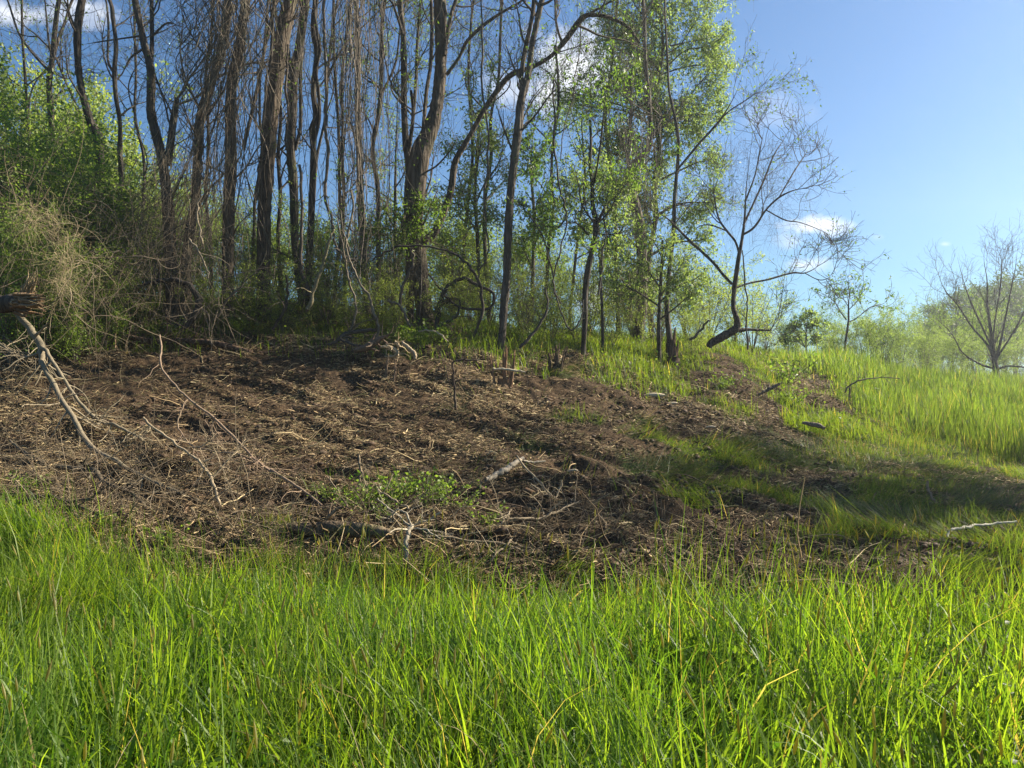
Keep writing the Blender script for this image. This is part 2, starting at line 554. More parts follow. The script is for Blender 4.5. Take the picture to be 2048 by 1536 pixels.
# ---------------------------------------------------------------- the ground
def build_ground():
    azd = np.concatenate([np.linspace(-180, -42, 47)[:-1], np.arange(-42, 42.01, .1), np.linspace(42, 180, 47)[1:-1]])
    az = np.radians(azd)
    r = [0.0, .4, .9, 1.5, 2.2, 3, 3.8, 4.4]
    rr = 4.7
    while rr < 26: r.append(rr); rr *= 1.0048
    while rr < 3000: r.append(rr); rr *= 1.06
    r = np.array(r)
    A, R = np.meshgrid(az, r, indexing='ij')
    X = R * np.sin(A); Y = R * np.cos(A)
    Z = H(X, Y)
    g = green_mask(X, Y)
    V = np.stack([X, Y, Z], -1).reshape(-1, 3)
    na, nr = X.shape
    i = np.arange(na)[:, None] * nr + np.arange(nr - 1)[None, :]
    j = ((np.arange(na) + 1) % na)[:, None] * nr + np.arange(nr - 1)[None, :]
    q = np.stack([i, i + 1, j + 1, j], -1).reshape(-1, 4)
    C = np.stack([g, g * 0, g * 0], -1).reshape(-1, 3)
    mb = MB().add(V, q[:, ::-1], c=C)
    tag(mb.build('ground', M_GROUND, smooth=True), kind='structure')


build_ground()

# ---------------------------------------------------------------- grass (stuff)
def scatter(rng, n, y0, y1, px0, px1, power=1.0):
    """random ground points between two distances and two photo columns, even per square metre (power 1)"""
    Y = np.sqrt(rng.uniform(y0 ** 2, y1 ** 2, n)) if power == 1 else (y0 + (y1 - y0) * rng.uniform(0, 1, n) ** power)
    px = rng.uniform(px0, px1, n)
    X = Y * (px - 1024) / F
    return X, Y, px


def edge_y(px):
    return np.interp(px, [-400, 0, 120, 300, 600, 900, 1200, 1500, 1800, 2100, 2500], [7.0, 6.5, 6.1, 5.4, 4.95, 4.6, 4.45, 4.4, 4.45, 4.5, 4.6])


def grass_foreground():
    rng = np.random.default_rng(4)
    mb = MB()
    # (1) thick sward of thin blades
    X, Y, px = scatter(rng, 100000, 1.15, 7.0, -120, 2170)
    k = Y < edge_y(px) + rng.normal(size=len(X)) * .22 + .55 * (fbm(X * 1.5, Y * 0 + 3, 9, 2) - .5)
    # clumps
    dens = fbm(X * 3.2, Y * 3.2, 101, 3)
    k &= rng.uniform(0, 1, len(X)) < np.clip(.35 + (dens - .42) * 4, .25, 1)
    X, Y, px, dens = X[k], Y[k], px[k], dens[k]
    n = len(X)
    B = np.stack([X, Y, H(X, Y) - .02], 1)
    patch = fbm(X * .9, Y * .9, 77, 3)
    h = rng.gamma(6, 1 / 6, n) * (.06 + .46 * patch) * (1 + .25 * (px < 180) * (Y > 4.5))
    flow = 2 * pi * fbm(X * .8, Y * .8, 33, 2) * 2
    az = flow + rng.normal(size=n) * 1.1
    V, q, C = ribbons(rng, B, h, rng.uniform(.004, .0095, n), np.abs(rng.normal(0, .38, n)), az, np.abs(rng.normal(0, 1.3, n)),
                      (.038, .094, .012), (.175, .25, .03), K=5, dry=.045, twist=1.2)
    C = C * (1 + .5 * (np.repeat(fbm(X * 1.1, Y * 1.1, 404, 2), 10)[:, None] - .5) * np.array([1.6, .6, -1.]))
    mb.add(V, q, c=C)
    # broad leaved plants low between the blades
    X, Y, px = scatter(rng, 26000, 1.2, 6.6, -100, 2150)
    k = (Y < edge_y(px)) & (fbm(X * 2.1, Y * 2.1, 303, 2) > .45)
    X, Y = X[k], Y[k]; m_ = len(X)
    pos = np.stack([X, Y, H(X, Y) + rng.uniform(.03, .24, m_)], 1)
    V, t, C = leaf_geo(rng, pos, .034, .6, .1, (.035, .085, .015), (.11, .18, .03))
    mb.add(V, t=t, c=C)
    # (2) broad long blades
    n2 = 26000
    X, Y, px = scatter(rng, n2, 1.2, 6.6, -100, 2150)
    k = Y < edge_y(px) + .05
    X, Y, px = X[k], Y[k], px[k]; n2 = len(X)
    B = np.stack([X, Y, H(X, Y) - .02], 1)
    h = rng.uniform(.18, .48, n2) * (.5 + .95 * fbm(X * 1.3, Y * 1.3, 12, 2))
    V, q, C = ribbons(rng, B, h, rng.uniform(.008, .018, n2), np.abs(rng.normal(0, .3, n2)), rng.uniform(0, 2 * pi, n2), np.abs(rng.normal(0, 1.35, n2)) ** 1.2,
                      (.048, .112, .014), (.19, .27, .035), K=7, twist=1.1, dry=.02)
    mb.add(V, q, c=C)
    # (3) sparse tall stalks, upright
    n3 = 2400
    X, Y, px = scatter(rng, n3, 2.6, 6.2, -60, 2120)
    k = Y < edge_y(px) + .35
    X, Y, px = X[k], Y[k], px[k]
    cl = fbm(X * 1.4, Y * 1.4, 202, 2); k = cl > .42
    X, Y, cl = X[k], Y[k], cl[k]; n3 = len(X)
    B = np.stack([X, Y, H(X, Y) - .02], 1)
    h = rng.uniform(.45, .70, n3) * (.8 + .5 * (cl - .3))
    V, q, C = ribbons(rng, B, h, rng.uniform(.004, .0075, n3), np.abs(rng.normal(0, .12, n3)), rng.uniform(0, 2 * pi, n3), np.abs(rng.normal(0, .3, n3)),
                      (.07, .13, .02), (.15, .21, .03), K=6, twist=.9, dry=.04)
    mb.add(V, q, c=C)
    o = mb.build('tall_grass', M_GRASS)
    tag(o, 'bright green uncut spring grass filling the foreground below the bare bank', 'grass', kind='stuff')


def grass_seedheads():
    """foxtail-like flower spikes on thin stalks: part of the sward"""
    rng = np.random.default_rng(14)
    mb = MB()
    X, Y, px = scatter(rng, 420, 1.7, 5.0, 0, 2048)
    n = len(X)
    base = np.stack([X, Y, H(X, Y)], 1)
    h = rng.uniform(.40, .66, n)
    a = rng.uniform(0, 2 * pi, n); ln = rng.uniform(.02, .18, n)
    s = np.linspace(0, 1, 7)[None, :, None]
    off = np.stack([np.cos(a) * ln, np.sin(a) * ln, h], 1)[:, None, :]
    P = base[:, None, :] + off * s * np.array([1, 1, 1]) ; P[:, :, :2] += (off[:, :, :2] * (s ** 2 - s))
    V, q = tubes(P, np.full((n, 7), .0011), 3)
    mb.add(V, q, c=(.12, .17, .04))
    top = P[:, -1]; d = unit(P[:, -1] - P[:, -2])
    hl = rng.uniform(.035, .075, n)
    ss = np.linspace(0, 1, 6)[None, :, None]
    Q = top[:, None, :] + d[:, None, :] * hl[:, None, None] * ss
    R = np.array([.0012, .0034, .0040, .0036, .0024, .0006])[None, :] * rng.uniform(.8, 1.2, (n, 1))
    V, q = tubes(Q, R, 6)
    mb.add(V, q, c=np.repeat(np.array([[.20, .19, .07]]) * rng.uniform(.7, 1.3, (n, 1)), 36, 0))
    o = mb.build('grass_seed_heads', M_GRASS)
    tag(o, 'thin pale seed heads standing among the foreground grass', 'seed heads', kind='stuff')


def grass_meadow():
    rng = np.random.default_rng(5)
    mb = MB()
    for (n, y0, y1, p0, p1, pw) in ((70000, 11.5, 30, 1380, 2250, 1.3), (30000, 24, 62, 1480, 2300, 1.2)):
        X, Y, px = scatter(rng, n, y0, y1, p0, p1, pw)
        # ragged lower left limit of the uncut meadow
        lim = np.interp(px, [1380, 1500, 1620, 1700, 1850, 2048, 2300], [60, 23.5, 20.5, 15.8, 14.0, 13.2, 12.8])
        lim = lim + (fbm(X * .8, Y * .8, 61, 3) - .5) * 5.0 + rng.normal(0, .5, len(X))
        k = Y > lim
        X, Y, px = X[k], Y[k], px[k]; n = len(X)
        B = np.stack([X, Y, H(X, Y) - .03], 1)
        pat = fbm(X * .35, Y * .35, 81, 3)
        h = rng.gamma(6, 1 / 6, n) * (.08 + .50 * pat) * np.clip(.35 + (Y - lim[k]) / 3.5, .35, 1)
        V, q, C = ribbons(rng, B, h, rng.uniform(.012, .026, n) * (Y / 18) ** .9, np.abs(rng.normal(0, .16, n)), rng.uniform(0, 2 * pi, n), np.abs(rng.normal(0, .5, n)),
                          (.045, .085, .022), (.13, .18, .05), K=4, dry=.06, cdry=(.26, .23, .12))
        C = C * (.55 + .9 * np.repeat(fbm(X * .9, Y * .45, 88, 3), 8))[:, None]
        mb.add(V, q, c=C)
    o = mb.build('meadow_grass', M_GRASS)
    tag(o, 'knee high meadow grass on the rise at the right', 'meadow', kind='stuff')


def grass_ridge():
    rng = np.random.default_rng(6)
    mb = MB()
    X, Y, px = scatter(rng, 170000, 13, 30, -100, 1760, 1.25)
    g = green(X, Y)
    g = np.where(px > 1380, green_mask(X, Y) * .8, g)
    k = (rng.uniform(0, 1, len(X)) < g * np.clip(.25 + (fbm(X * .9, Y * .9, 91, 3) - .35) * 4, .05, 1)) & (Y > 13.3)
    X, Y, px = X[k], Y[k], px[k]; n = len(X)
    B = np.stack([X, Y, H(X, Y) - .02], 1)
    h = rng.gamma(8, 1 / 8, n) * (.12 + .20 * fbm(X * .6, Y * .6, 19, 2)) * np.where(px < 500, 1.1, 1.)
    V, q, C = ribbons(rng, B, h, rng.uniform(.007, .016, n), np.abs(rng.normal(0, .25, n)), rng.uniform(0, 2 * pi, n), np.abs(rng.normal(0, .8, n)),
                      (.06, .105, .018), (.155, .21, .035), K=4, dry=.03)
    mb.add(V, q, c=C)
    # round leaved weeds between the blades
    k = rng.uniform(0, 1, n) < .16
    pos = B[k] + np.stack([np.zeros(k.sum()), np.zeros(k.sum()), rng.uniform(.04, .30, k.sum())], 1)
    V, t, C = leaf_geo(rng, pos, .055, .6, .1, (.05, .10, .018), (.12, .17, .03))
    mb.add(V, t=t, c=C)
    o = mb.build('ridge_grass', M_GRASS)
    tag(o, 'low bright grass and weeds growing under the trees along the top of the bank', 'undergrowth', kind='stuff')


def grass_patches():
    """short, flattened and tufted grass left on the scraped bank"""
    rng = np.random.default_rng(7)
    mb = MB()
    X, Y, px = scatter(rng, 330000, 5.0, 19, -60, 2180, 1.15)
    gm = green_mask(X, Y)
    k = rng.uniform(0, 1, len(X)) < gm * .9 + .02 * (green(X, Y) > .03)
    lim = edge_y(px)
    k &= Y > lim - .1
    X, Y, px = X[k], Y[k], px[k]; n = len(X)
    B = np.stack([X, Y, H(X, Y) - .01], 1)
    pat = fbm(X * 1.6, Y * 1.6, 141, 3)
    h = rng.gamma(7, 1 / 7, n) * (.06 + .11 * np.clip((pat - .35) * 3, 0, 1))
    flow = 2 * pi * fbm(X * .5, Y * .5, 133, 2) * 1.5 + .6
    lay = np.clip((fbm(X * 1.1, Y * 1.1, 151, 3) - .40) * 5, 0, 1)
    V, q, C = ribbons(rng, B, h * (1 + lay), rng.uniform(.0035, .008, n), lay * .8 + np.abs(rng.normal(0, .35, n)), flow + rng.normal(size=n) * (1.4 - lay), np.abs(rng.normal(0, .6, n)),
                      (.042, .078, .02), (.112, .155, .035), K=4, dry=.12, cdry=(.24, .19, .10))
    mb.add(V, q, c=C)
    o = mb.build('flattened_grass', M_GRASS)
    tag(o, 'short trampled grass left in patches on the scraped ground', 'grass patches', kind='stuff')


grass_foreground()
grass_seedheads()
grass_meadow()
grass_ridge()
grass_patches()


# ---------------------------------------------------------------- litter on the cut bank (stuff)
def litter():
    rng = np.random.default_rng(8)
    mb = MB()
    # flat straw, chips and shredded stems
    X, Y, px = scatter(rng, 460000, 5.1, 23, -60, 2180, 1.1)
    g = green_mask(X, Y)
    str_ = fbm(X * .7 * .86 - Y * .35, (X * .5 + Y * .86) * 1.9, 161, 4)
    dens = np.clip((str_ - .38) * 5, .12, 1)
    dens = np.where((px > 1150) & (Y < 9.5), dens * .55, dens)
    k = (rng.uniform(0, 1, len(X)) < dens * (1 - g * .45)) & (green(X, Y) < .96)
    X, Y, px, st = X[k], Y[k], px[k], str_[k]; n = len(X)
    Z = H(X, Y)
    L = rng.gamma(2.2, .028, n) + .02
    a = rng.normal(0, 1, n) * .9 + np.where(rng.uniform(0, 1, n) < .6, -.35, 1.2)
    tilt = rng.normal(0, .22, n)
    d = np.stack([np.cos(a) * np.cos(tilt), np.sin(a) * np.cos(tilt), np.sin(tilt)], 1)
    c = np.stack([X, Y, Z + rng.uniform(.004, .035, n)], 1)
    s = np.linspace(-.5, .5, 3)[None, :, None]
    P = c[:, None, :] + d[:, None, :] * L[:, None, None] * s
    P[:, 1, 2] += L * rng.normal(0, .12, n); P[:, 1, 0] += L * rng.normal(0, .08, n)
    w = rng.uniform(.0016, .0045, n) * (Y / 9) ** .6 * (1 + (rng.uniform(0, 1, n) < .05) * 2)
    V, q = tubes(P, np.tile(w[:, None], (1, 3)) * np.array([.7, 1, .5]), 3)
    pal = np.array([(.36, .26, .14), (.17, .12, .065), (.10, .068, .04), (.48, .38, .21), (.13, .12, .05), (.045, .030, .018)])
    pr = rng.choice(6, n, p=[.09, .20, .28, .04, .14, .25])
    gold = np.clip((st - .54) * 3, 0, .32) + .55 * np.exp(-((px - 1010) / 190) ** 2 - ((Y - 13.2) / 1.2) ** 2) + .5 * np.exp(-((px - 60) / 200) ** 2 - ((Y - 7.6) / .8) ** 2) + .4 * np.exp(-((px - 1560) / 130) ** 2 - ((Y - 18) / 2.5) ** 2)  # extra pale straw paints sunlit streaks, crest and lower left; chips at right
    pr = np.where(rng.uniform(0, 1, n) < gold, rng.choice([0, 3], n), pr)
    C = pal[pr] * rng.uniform(.7, 1.25, (n, 1))
    mb.add(V, q, c=np.repeat(C, 9, 0))
    tag(mb.build('straw_litter', M_STRAW), 'shredded straw, bark chips and dead stems strewn over the scraped bank', 'litter', kind='stuff')

    # longer twigs
    mb = MB()
    n = 6000
    X, Y, px = scatter(rng, n * 2, 5.2, 16.5, -60, 1750, 1.2)
    bias = np.clip(1.1 - (px / 1500), .12, 1) * np.where(Y < 8.2, 1.5, .7) + .9 * np.exp(-((Y - 6.3) / .7) ** 2) + .6 * np.exp(-((Y - 14) / .9) ** 2)
    k = (rng.uniform(0, 1.5, len(X)) < bias) & (green(X, Y) < .75)
    X, Y = X[k], Y[k]; n = len(X)
    L = rng.gamma(2.5, .11, n) + .06
    a = rng.uniform(0, 2 * pi, n); tilt = np.abs(rng.normal(0, .22, n))
    K = 6
    dirs = np.stack([np.cos(a) * np.cos(tilt), np.sin(a) * np.cos(tilt), np.sin(tilt)], 1)
    p = np.stack([X, Y, H(X, Y) + .01], 1); Ps = [p]
    for i in range(K - 1):
        dirs = unit(dirs + rng.normal(size=(n, 3)) * .22 + np.array([0, 0, -.06]))
        p = p + dirs * (L / (K - 1))[:, None]
        p[:, 2] = np.maximum(p[:, 2], H(p[:, 0], p[:, 1]) + .005)
        Ps.append(p)
    P = np.stack(Ps, 1)
    r = (rng.uniform(0, 1, n) ** 2.2 * .007 + .002)[:, None] * np.linspace(1, .35, K)[None, :]
    V, q = tubes(P, r, 4)
    C = pal[rng.choice(6, n, p=[.22, .22, .2, .16, .05, .15])] * rng.uniform(.7, 1.2, (n, 1))
    mb.add(V, q, c=np.repeat(C, K * 4, 0))
    P2, R2 = spawn(rng, P, r, 3500, .16, (25, 60), .05, .25, 4, .7, .2, .9, .0012)
    V, q = tubes(P2, R2, 3); mb.add(V, q, c=(.19, .145, .09))
    tag(mb.build('twig_litter', M_STRAW), 'broken twigs scattered thickly over the scraped bank', 'twigs', kind='stuff')

    # clods and crumbs of soil
    mb = MB()
    n = 16000
    X, Y, px = scatter(rng, n, 5.15, 16, -60, 2100, 1.1)
    cl = fbm(X * 1.4, Y * 1.8, 171, 3)
    k = (rng.uniform(0, 1, n) < np.clip((cl - .42) * 6, .04, 1)) & (green(X, Y) < .75)
    X, Y = X[k], Y[k]; n = len(X)
    base = np.array([(1, 0, 0), (-1, 0, 0), (0, 1, 0), (0, -1, 0), (0, 0, 1), (0, 0, -1), (.6, .6, .6), (-.6, .6, .6), (.6, -.6, .6), (-.6, -.6, .6)], float)
    tri = np.array([(4, 6, 7), (4, 8, 6), (4, 9, 8), (4, 7, 9), (0, 6, 8), (2, 7, 6), (1, 9, 7), (3, 8, 9), (0, 2, 6), (1, 7, 2), (1, 3, 9), (0, 8, 3), (0, 5, 2), (2, 5, 1), (1, 5, 3), (3, 5, 0)])
    sz = np.minimum(rng.gamma(2, .008, n) + .006, .045)
    V = base[None] * (1 + rng.normal(0, .38, (n, 10, 3))) * sz[:, None, None] * np.array([1.2, 1, .8])
    V = V + np.stack([X, Y, H(X, Y) + sz * .2], 1)[:, None, :]
    t = (tri[None] + np.arange(n)[:, None, None] * 10).reshape(-1, 3)
    C = np.array([(.070, .042, .022)]) * rng.uniform(.5, 1.6, (n, 1)) + rng.uniform(0, .02, (n, 1))
    mb.add(V.reshape(-1, 3), t=t, c=np.repeat(C, 10, 0))
    tag(mb.build('soil_clods', M_STRAW), 'loose crumbs and clods of dark brown soil on the scraped bank', 'soil clods', kind='stuff')


litter()

# ---------------------------------------------------------------- trees traced from the photograph
def limb_geo(rng, trace, Y0, Y1=None, S=10, n=None, rough=.06, c=BARK, base=None, extend=True):
    """trace: (px, py, width px) from the base up; Y0 / Y1 distance of its foot and its tip"""
    tr = np.array(trace, float)
    if extend and tr[-1, 1] < 25:                 # runs out of the picture: let it grow on above
        d = tr[-1, :2] - tr[-2, :2]; d = d / (np.linalg.norm(d) + 1e-6)
        tr = np.vstack([tr, [*(tr[-1, :2] + d * 90 + [rng.normal(0, 9), 0]), tr[-1, 2] * .8], [*(tr[-1, :2] + d * 210 + [rng.normal(0, 26), 0]), tr[-1, 2] * .4]])
    if n is None: n = max(8, int(len(tr) * 7))
    if Y1 is None: Y1 = Y0
    s = spline(tr, n)
    s[:, 2] *= .93
    Yv = np.linspace(Y0, Y1, n)
    Yv = Yv + (fbm(np.linspace(0, 4, n), np.zeros(n), int(rng.integers(1e4)), 2) - .5) * .35 * np.linspace(0, 1, n)
    P = np.stack([Yv * (s[:, 0] - 1024) / F, Yv, CAMZ + Yv * (768 - s[:, 1]) / F], 1)
    R = np.maximum(s[:, 2], .6) * .5 * Yv / F
    if not (extend and trace[-1][1] < 25) and S >= 6 and tr[-1, 2] < 4.5:      # free tip: run out thin
        R = R * np.clip((1 - np.linspace(0, 1, n)) * 2.6, .22, 1)
    R = R * (1 + rng.normal(0, rough * .4, n))
    V, q = tubes(P[None], R[None], S)
    # lumpy outline
    if S >= 6:
        Vr = V.reshape(n, S, 3); ctr = P[:, None, :]
        k = 1 + rough * 2.2 * (fbm(np.arange(S)[None, :] * 1.7 + np.zeros((n, 1)), np.linspace(0, n / 2.5, n)[:, None] + np.zeros((1, S)), int(rng.integers(1e4)), 3) - .5)
        V = (ctr + (Vr - ctr) * k[..., None]).reshape(-1, 3)
    return P, R, V, q


ALLVINE = []


def traced_tree(name, label, cat, main, Y, limbs=(), twigs=(14, 2.2, 110, .8, 420, .32), leaves=0, leaf=(.06, .5), lc=((.06, .11, .02), (.15, .21, .035)),
                seed=1, mat=None, c=BARK, S=12, group=None, Y1=None, t0=.3, up=.10, foot=True, ang=(30, 70), droop=.3, flare=1.5, extend=True, lt=(.25, 1), rm=1.0):
    rng = np.random.default_rng(seed)
    mat = mat or M_BARK
    main = [list(m) for m in main]
    if foot:      # set the foot in the ground
        g = on_ground(main[0][0], Y); row = 768 - (g[2] - CAMZ) / Y * F
        w = main[0][2]
        if row > main[0][1] - 4: main.insert(0, [main[0][0] + rng.normal(0, 1), row + 4, w * flare])
        else: main[0][1] = row + 4; main[0][2] = w * flare
        main.insert(0, [main[0][0], main[0][1] + 10, w * flare * 1.15])
    P, R, V, q = limb_geo(rng, main, Y, Y1, S, rough=.10, extend=extend)
    org = P[1].copy()
    e = empty(name, org, label, cat, group)
    MB().add(V, q, c=c).build('trunk', mat, e, smooth=True, origin=org)
    allP = [P]; allR = [R]
    for lb in limbs:
        Yb = np.interp(lb[0][1], P[::-1, 2] * 0 + np.interp(np.arange(len(P)), [0, len(P) - 1], [0, 1]), P[:, 1]) if False else Y
        extra = rng.normal(0, .6)
        P2, R2, V2, q2 = limb_geo(rng, lb, P[len(P) // 2, 1], P[len(P) // 2, 1] + extra, 8, rough=.06, extend=extend)
        MB().add(V2, q2, c=c).build('limb', mat, e, smooth=True, origin=org)
        allP.append(P2); allR.append(R2)
    # twigs from the resampled limbs
    K0 = 24
    rs = []; rr = []
    for a, b in zip(allP, allR):
        idx = np.linspace(0, len(a) - 1, K0)
        rs.append(np.stack([np.interp(idx, np.arange(len(a)), a[:, i]) for i in range(3)], 1))
        rr.append(np.interp(idx, np.arange(len(a)), b))
    par = np.stack(rs); parR = np.stack(rr)
    if twigs and twigs[0]:
        m1, l1, m2, l2, m3, l3 = twigs
        wts = np.ones(len(par)); wts[1:] = .8
        P1, R1 = spawn(rng, par, np.minimum(parR, .05), m1, l1, ang, up, .16, 9, .55, t0, 1, .005 * rm, .25, lr=wts)
        P2, R2 = spawn(rng, P1, R1, m2, l2, (25, 65), up * .6, .2, 7, .6, .15, 1, .0030 * rm, .3)
        P3, R3 = spawn(rng, P2, R2, m3, l3, (25, 65), 0, .22, 5, .6, .15, 1, .0021 * rm, .4)
        mb = MB()
        for PP, RR, SS in ((P1, R1, 5), (P2, R2, 4), (P3, R3, 3)):
            V, q = tubes(PP, RR, SS); mb.add(V, q, c=np.asarray(c) * 1.15)
        mb.build('twigs', M_TWIG, e, smooth=True, origin=org)
        if leaves:
            pos, d = along(rng, P3, leaves, lt[0], lt[1], .04)
            V, t, C = leaf_geo(rng, pos, leaf[0], leaf[1], droop, *lc)
            MB().add(V, t=t, c=C).build('foliage', M_LEAF, e, origin=org)
    return e, par, parR


THIN = ['thin background tree at the far left, behind the forked slender trunk', 'thin background tree left of the snapped stub tree', 'thin background tree between the two vine buried trunks',
        'thin background tree close on the left of the thick clean trunk', 'thin dark background tree between the thick clean trunk and the kinked mossy trunk', 'thin tree leaning right, behind the vine curtain',
        'thin tree leaning left, behind the vine curtain', 'thin tree leaning right behind the pale trunk that joins the broad forked tree', 'thin tree just right of the broad forked tree',
        'thin tree just left of the slim forked trunk', 'thin short tree leaning right, right of the slim forked trunk', 'thin tree just left of the viny trunk in the leafy crown',
        'thin short tree just left of the dark slim trunk', 'thin tree slanting far right behind the twisted double stem']
GRP = 'trees standing along the top of the bank'
YG = ((.065, .105, .028), (.17, .215, .05))
# --- far left, slender ones
traced_tree('slender_tree', 'thin forked trunk at the far left, one branch sweeping to the frame edge', 'tree',
            [(100, 420, 15), (103, 255, 13), (98, 170, 12), (103, 130, 11), (108, 80, 10), (118, 0, 9)], 18.5,
            [[(107, 118, 6), (118, 75, 6), (131, 40, 5), (145, 0, 5)], [(98, 142, 6), (60, 100, 5), (35, 60, 5), (15, 0, 4)], [(103, 120, 4), (95, 60, 4), (90, 0, 3)],
             [(150, 205, 4), (128, 155, 5), (112, 115, 5)]],
            seed=11, leaves=500, group=GRP, twigs=(18, 2.0, 120, .9, 420, .35))
traced_tree('leaning_tree', 'dark rough trunk bending left then straight up, second from the left edge', 'tree',
            [(215, 560, 20), (205, 400, 18), (200, 330, 18), (195, 273, 19), (180, 242, 17), (167, 195, 14), (159, 156, 14), (155, 104, 15), (156, 52, 16), (164, 0, 16)], 16.5,
            seed=12, leaves=150, group=GRP, c=BARK_DK, twigs=(8, 1.6, 70, .8, 260, .3), t0=.5)
traced_tree('slender_tree', 'narrow crooked trunk right of the dark bending one, hung with fine vines', 'tree',
            [(246, 560, 11), (242, 346, 11), (240, 307, 11), (240, 247, 9), (232, 195, 9), (229, 143, 10), (232, 91, 9), (226, 39, 9), (219, 0, 8)], 17.5,
            [[(230, 150, 6), (216, 120, 5), (217, 60, 5), (212, 0, 4)]],
            seed=13, leaves=200, group=GRP, twigs=(12, 1.8, 90, .8, 340, .3))
traced_tree('forked_tree', 'forked tree leaning left, with a snapped dark stub on its right', 'tree',
            [(345, 600, 27), (336, 420, 25), (331, 365, 22), (323, 312, 20), (310, 260, 20), (302, 221, 19), (302, 169, 18), (300, 130, 17), (289, 91, 15), (281, 52, 14), (272, 13, 14), (268, -5, 13)], 15.5,
            [[(302, 130, 10), (304, 80, 9), (303, 0, 9)], [(336, 330, 17), (344, 262, 16), (350, 221, 14), (354, 196, 9)],
             [(290, 95, 6), (262, 115, 4), (247, 140, 3)], [(305, 72, 5), (335, 46, 4), (365, 55, 3)], [(280, 72, 4), (210, 82, 3), (160, 90, 2)]],
            seed=14, leaves=260, group=GRP, twigs=(14, 2.0, 130, .8, 500, .3))
traced_tree('vine_covered_tree', 'leaning trunk buried in brown vines, left of the two vine covered trunks', 'tree',
            [(372, 600, 24), (372, 519, 21), (382, 450, 20), (391, 402, 20), (395, 320, 19), (401, 234, 19), (417, 182, 18), (432, 140, 18), (443, 104, 18), (452, 40, 17), (456, 0, 17)], 15.5,
            seed=15, leaves=120, group=GRP, c=(.12, .095, .07), twigs=(14, 1.6, 150, .8, 600, .3))
traced_tree('vine_covered_tree', 'upright trunk buried in brown vines, just left of the thick clean trunk', 'tree',
            [(455, 600, 27), (455, 560, 25), (458, 400, 25), (462, 330, 25), (461, 200, 22), (470, 140, 21), (480, 90, 20), (492, 0, 19)], 16.2,
            [[(487, 295, 9), (505, 220, 8), (520, 150, 8), (532, 85, 7), (548, 20, 7), (555, 0, 6)]],
            seed=16, leaves=160, group=GRP, c=(.12, .095, .07), twigs=(14, 1.6, 150, .8, 600, .3))
# --- the thick clean trunk
traced_tree('thick_tree', 'thick furrowed trunk leaning slightly right, clean of vines, tallest in the left half', 'tree',
            [(528, 610, 33), (527, 570, 30), (527, 532, 29), (529, 428, 29), (531, 390, 29), (539, 286, 30), (546, 208, 30), (556, 130, 32), (569, 52, 32), (581, 0, 28)], 17.0,
            [[(547, 200, 6), (551, 100, 5), (545, 40, 5), (540, 0, 4)]],
            seed=17, leaves=80, group=GRP, c=(.115, .088, .064), S=18, twigs=(6, 1.5, 60, .8, 200, .3), t0=.75, flare=1.25)
traced_tree('mossy_tree', 'dark kinked mossy trunk just right of the thick clean trunk', 'tree',
            [(606, 620, 20), (604, 590, 19), (596, 540, 17), (590, 480, 17), (587, 365, 20), (582, 312, 19), (584, 234, 21), (586, 156, 23), (598, 99, 19), (606, 39, 18), (611, 0, 18)], 18.5,
            [[(580, 140, 9), (576, 100, 8), (572, 85, 6)], [(590, 300, 9), (601, 250, 8), (601, 150, 8), (607, 60, 7), (600, 0, 6)],
             [(550, 310, 3), (565, 295, 4), (580, 285, 4)]],
            seed=18, leaves=260, mat=M_BARK_MOSS, group=GRP, twigs=(10, 1.6, 100, .8, 380, .3))
traced_tree('crooked_tree', 'dark twisted double stem between the kinked mossy trunk and the vine curtain', 'tree',
            [(617, 610, 16), (618, 520, 15), (622, 450, 15), (624, 390, 14), (627, 312, 13), (624, 260, 13), (632, 234, 13), (627, 182, 12), (634, 104, 12), (627, 65, 12), (632, 0, 12)], 18.0,
            [[(624, 300, 8), (638, 240, 8), (637, 185, 7), (632, 140, 7), (640, 100, 7), (632, 50, 6), (628, 0, 6)], [(632, 182, 4), (652, 155, 4), (680, 105, 4), (706, 70, 4), (735, 45, 3), (770, 10, 3)]],
            seed=19, leaves=160, group=GRP, c=BARK_DK, twigs=(8, 1.6, 80, .7, 320, .3))
traced_tree('mossy_tree', 'slim greenish trunk with sparse leaves behind the vine curtain', 'tree',
            [(757, 600, 11), (757, 450, 10), (755, 370, 10), (745, 300, 10), (755, 240, 10), (762, 180, 10), (764, 60, 9), (770, 0, 8)], 19.5,
            [[(757, 200, 6), (790, 130, 5), (800, 60, 4), (812, 0, 4)]],
            seed=20, mat=M_BARK_MOSS, leaves=3600, leaf=(.07, .45), group=GRP, twigs=(26, 1.7, 200, .8, 700, .35), lc=((.05, .10, .02), (.13, .19, .03)))
traced_tree('slender_tree', 'slim pale trunk curving into the left side of the broad forked tree', 'tree',
            [(820, 420, 18), (818, 330, 17), (812, 286, 15), (808, 208, 13), (808, 130, 14), (806, 60, 12), (800, 0, 12)], 16.6,
            [[(818, 300, 9), (826, 230, 7), (822, 180, 6)], [(806, 70, 6), (790, 20, 5), (780, 0, 4)]],
            seed=21, leaves=700, group=GRP, twigs=(12, 1.6, 110, .8, 380, .3), flare=1.0)
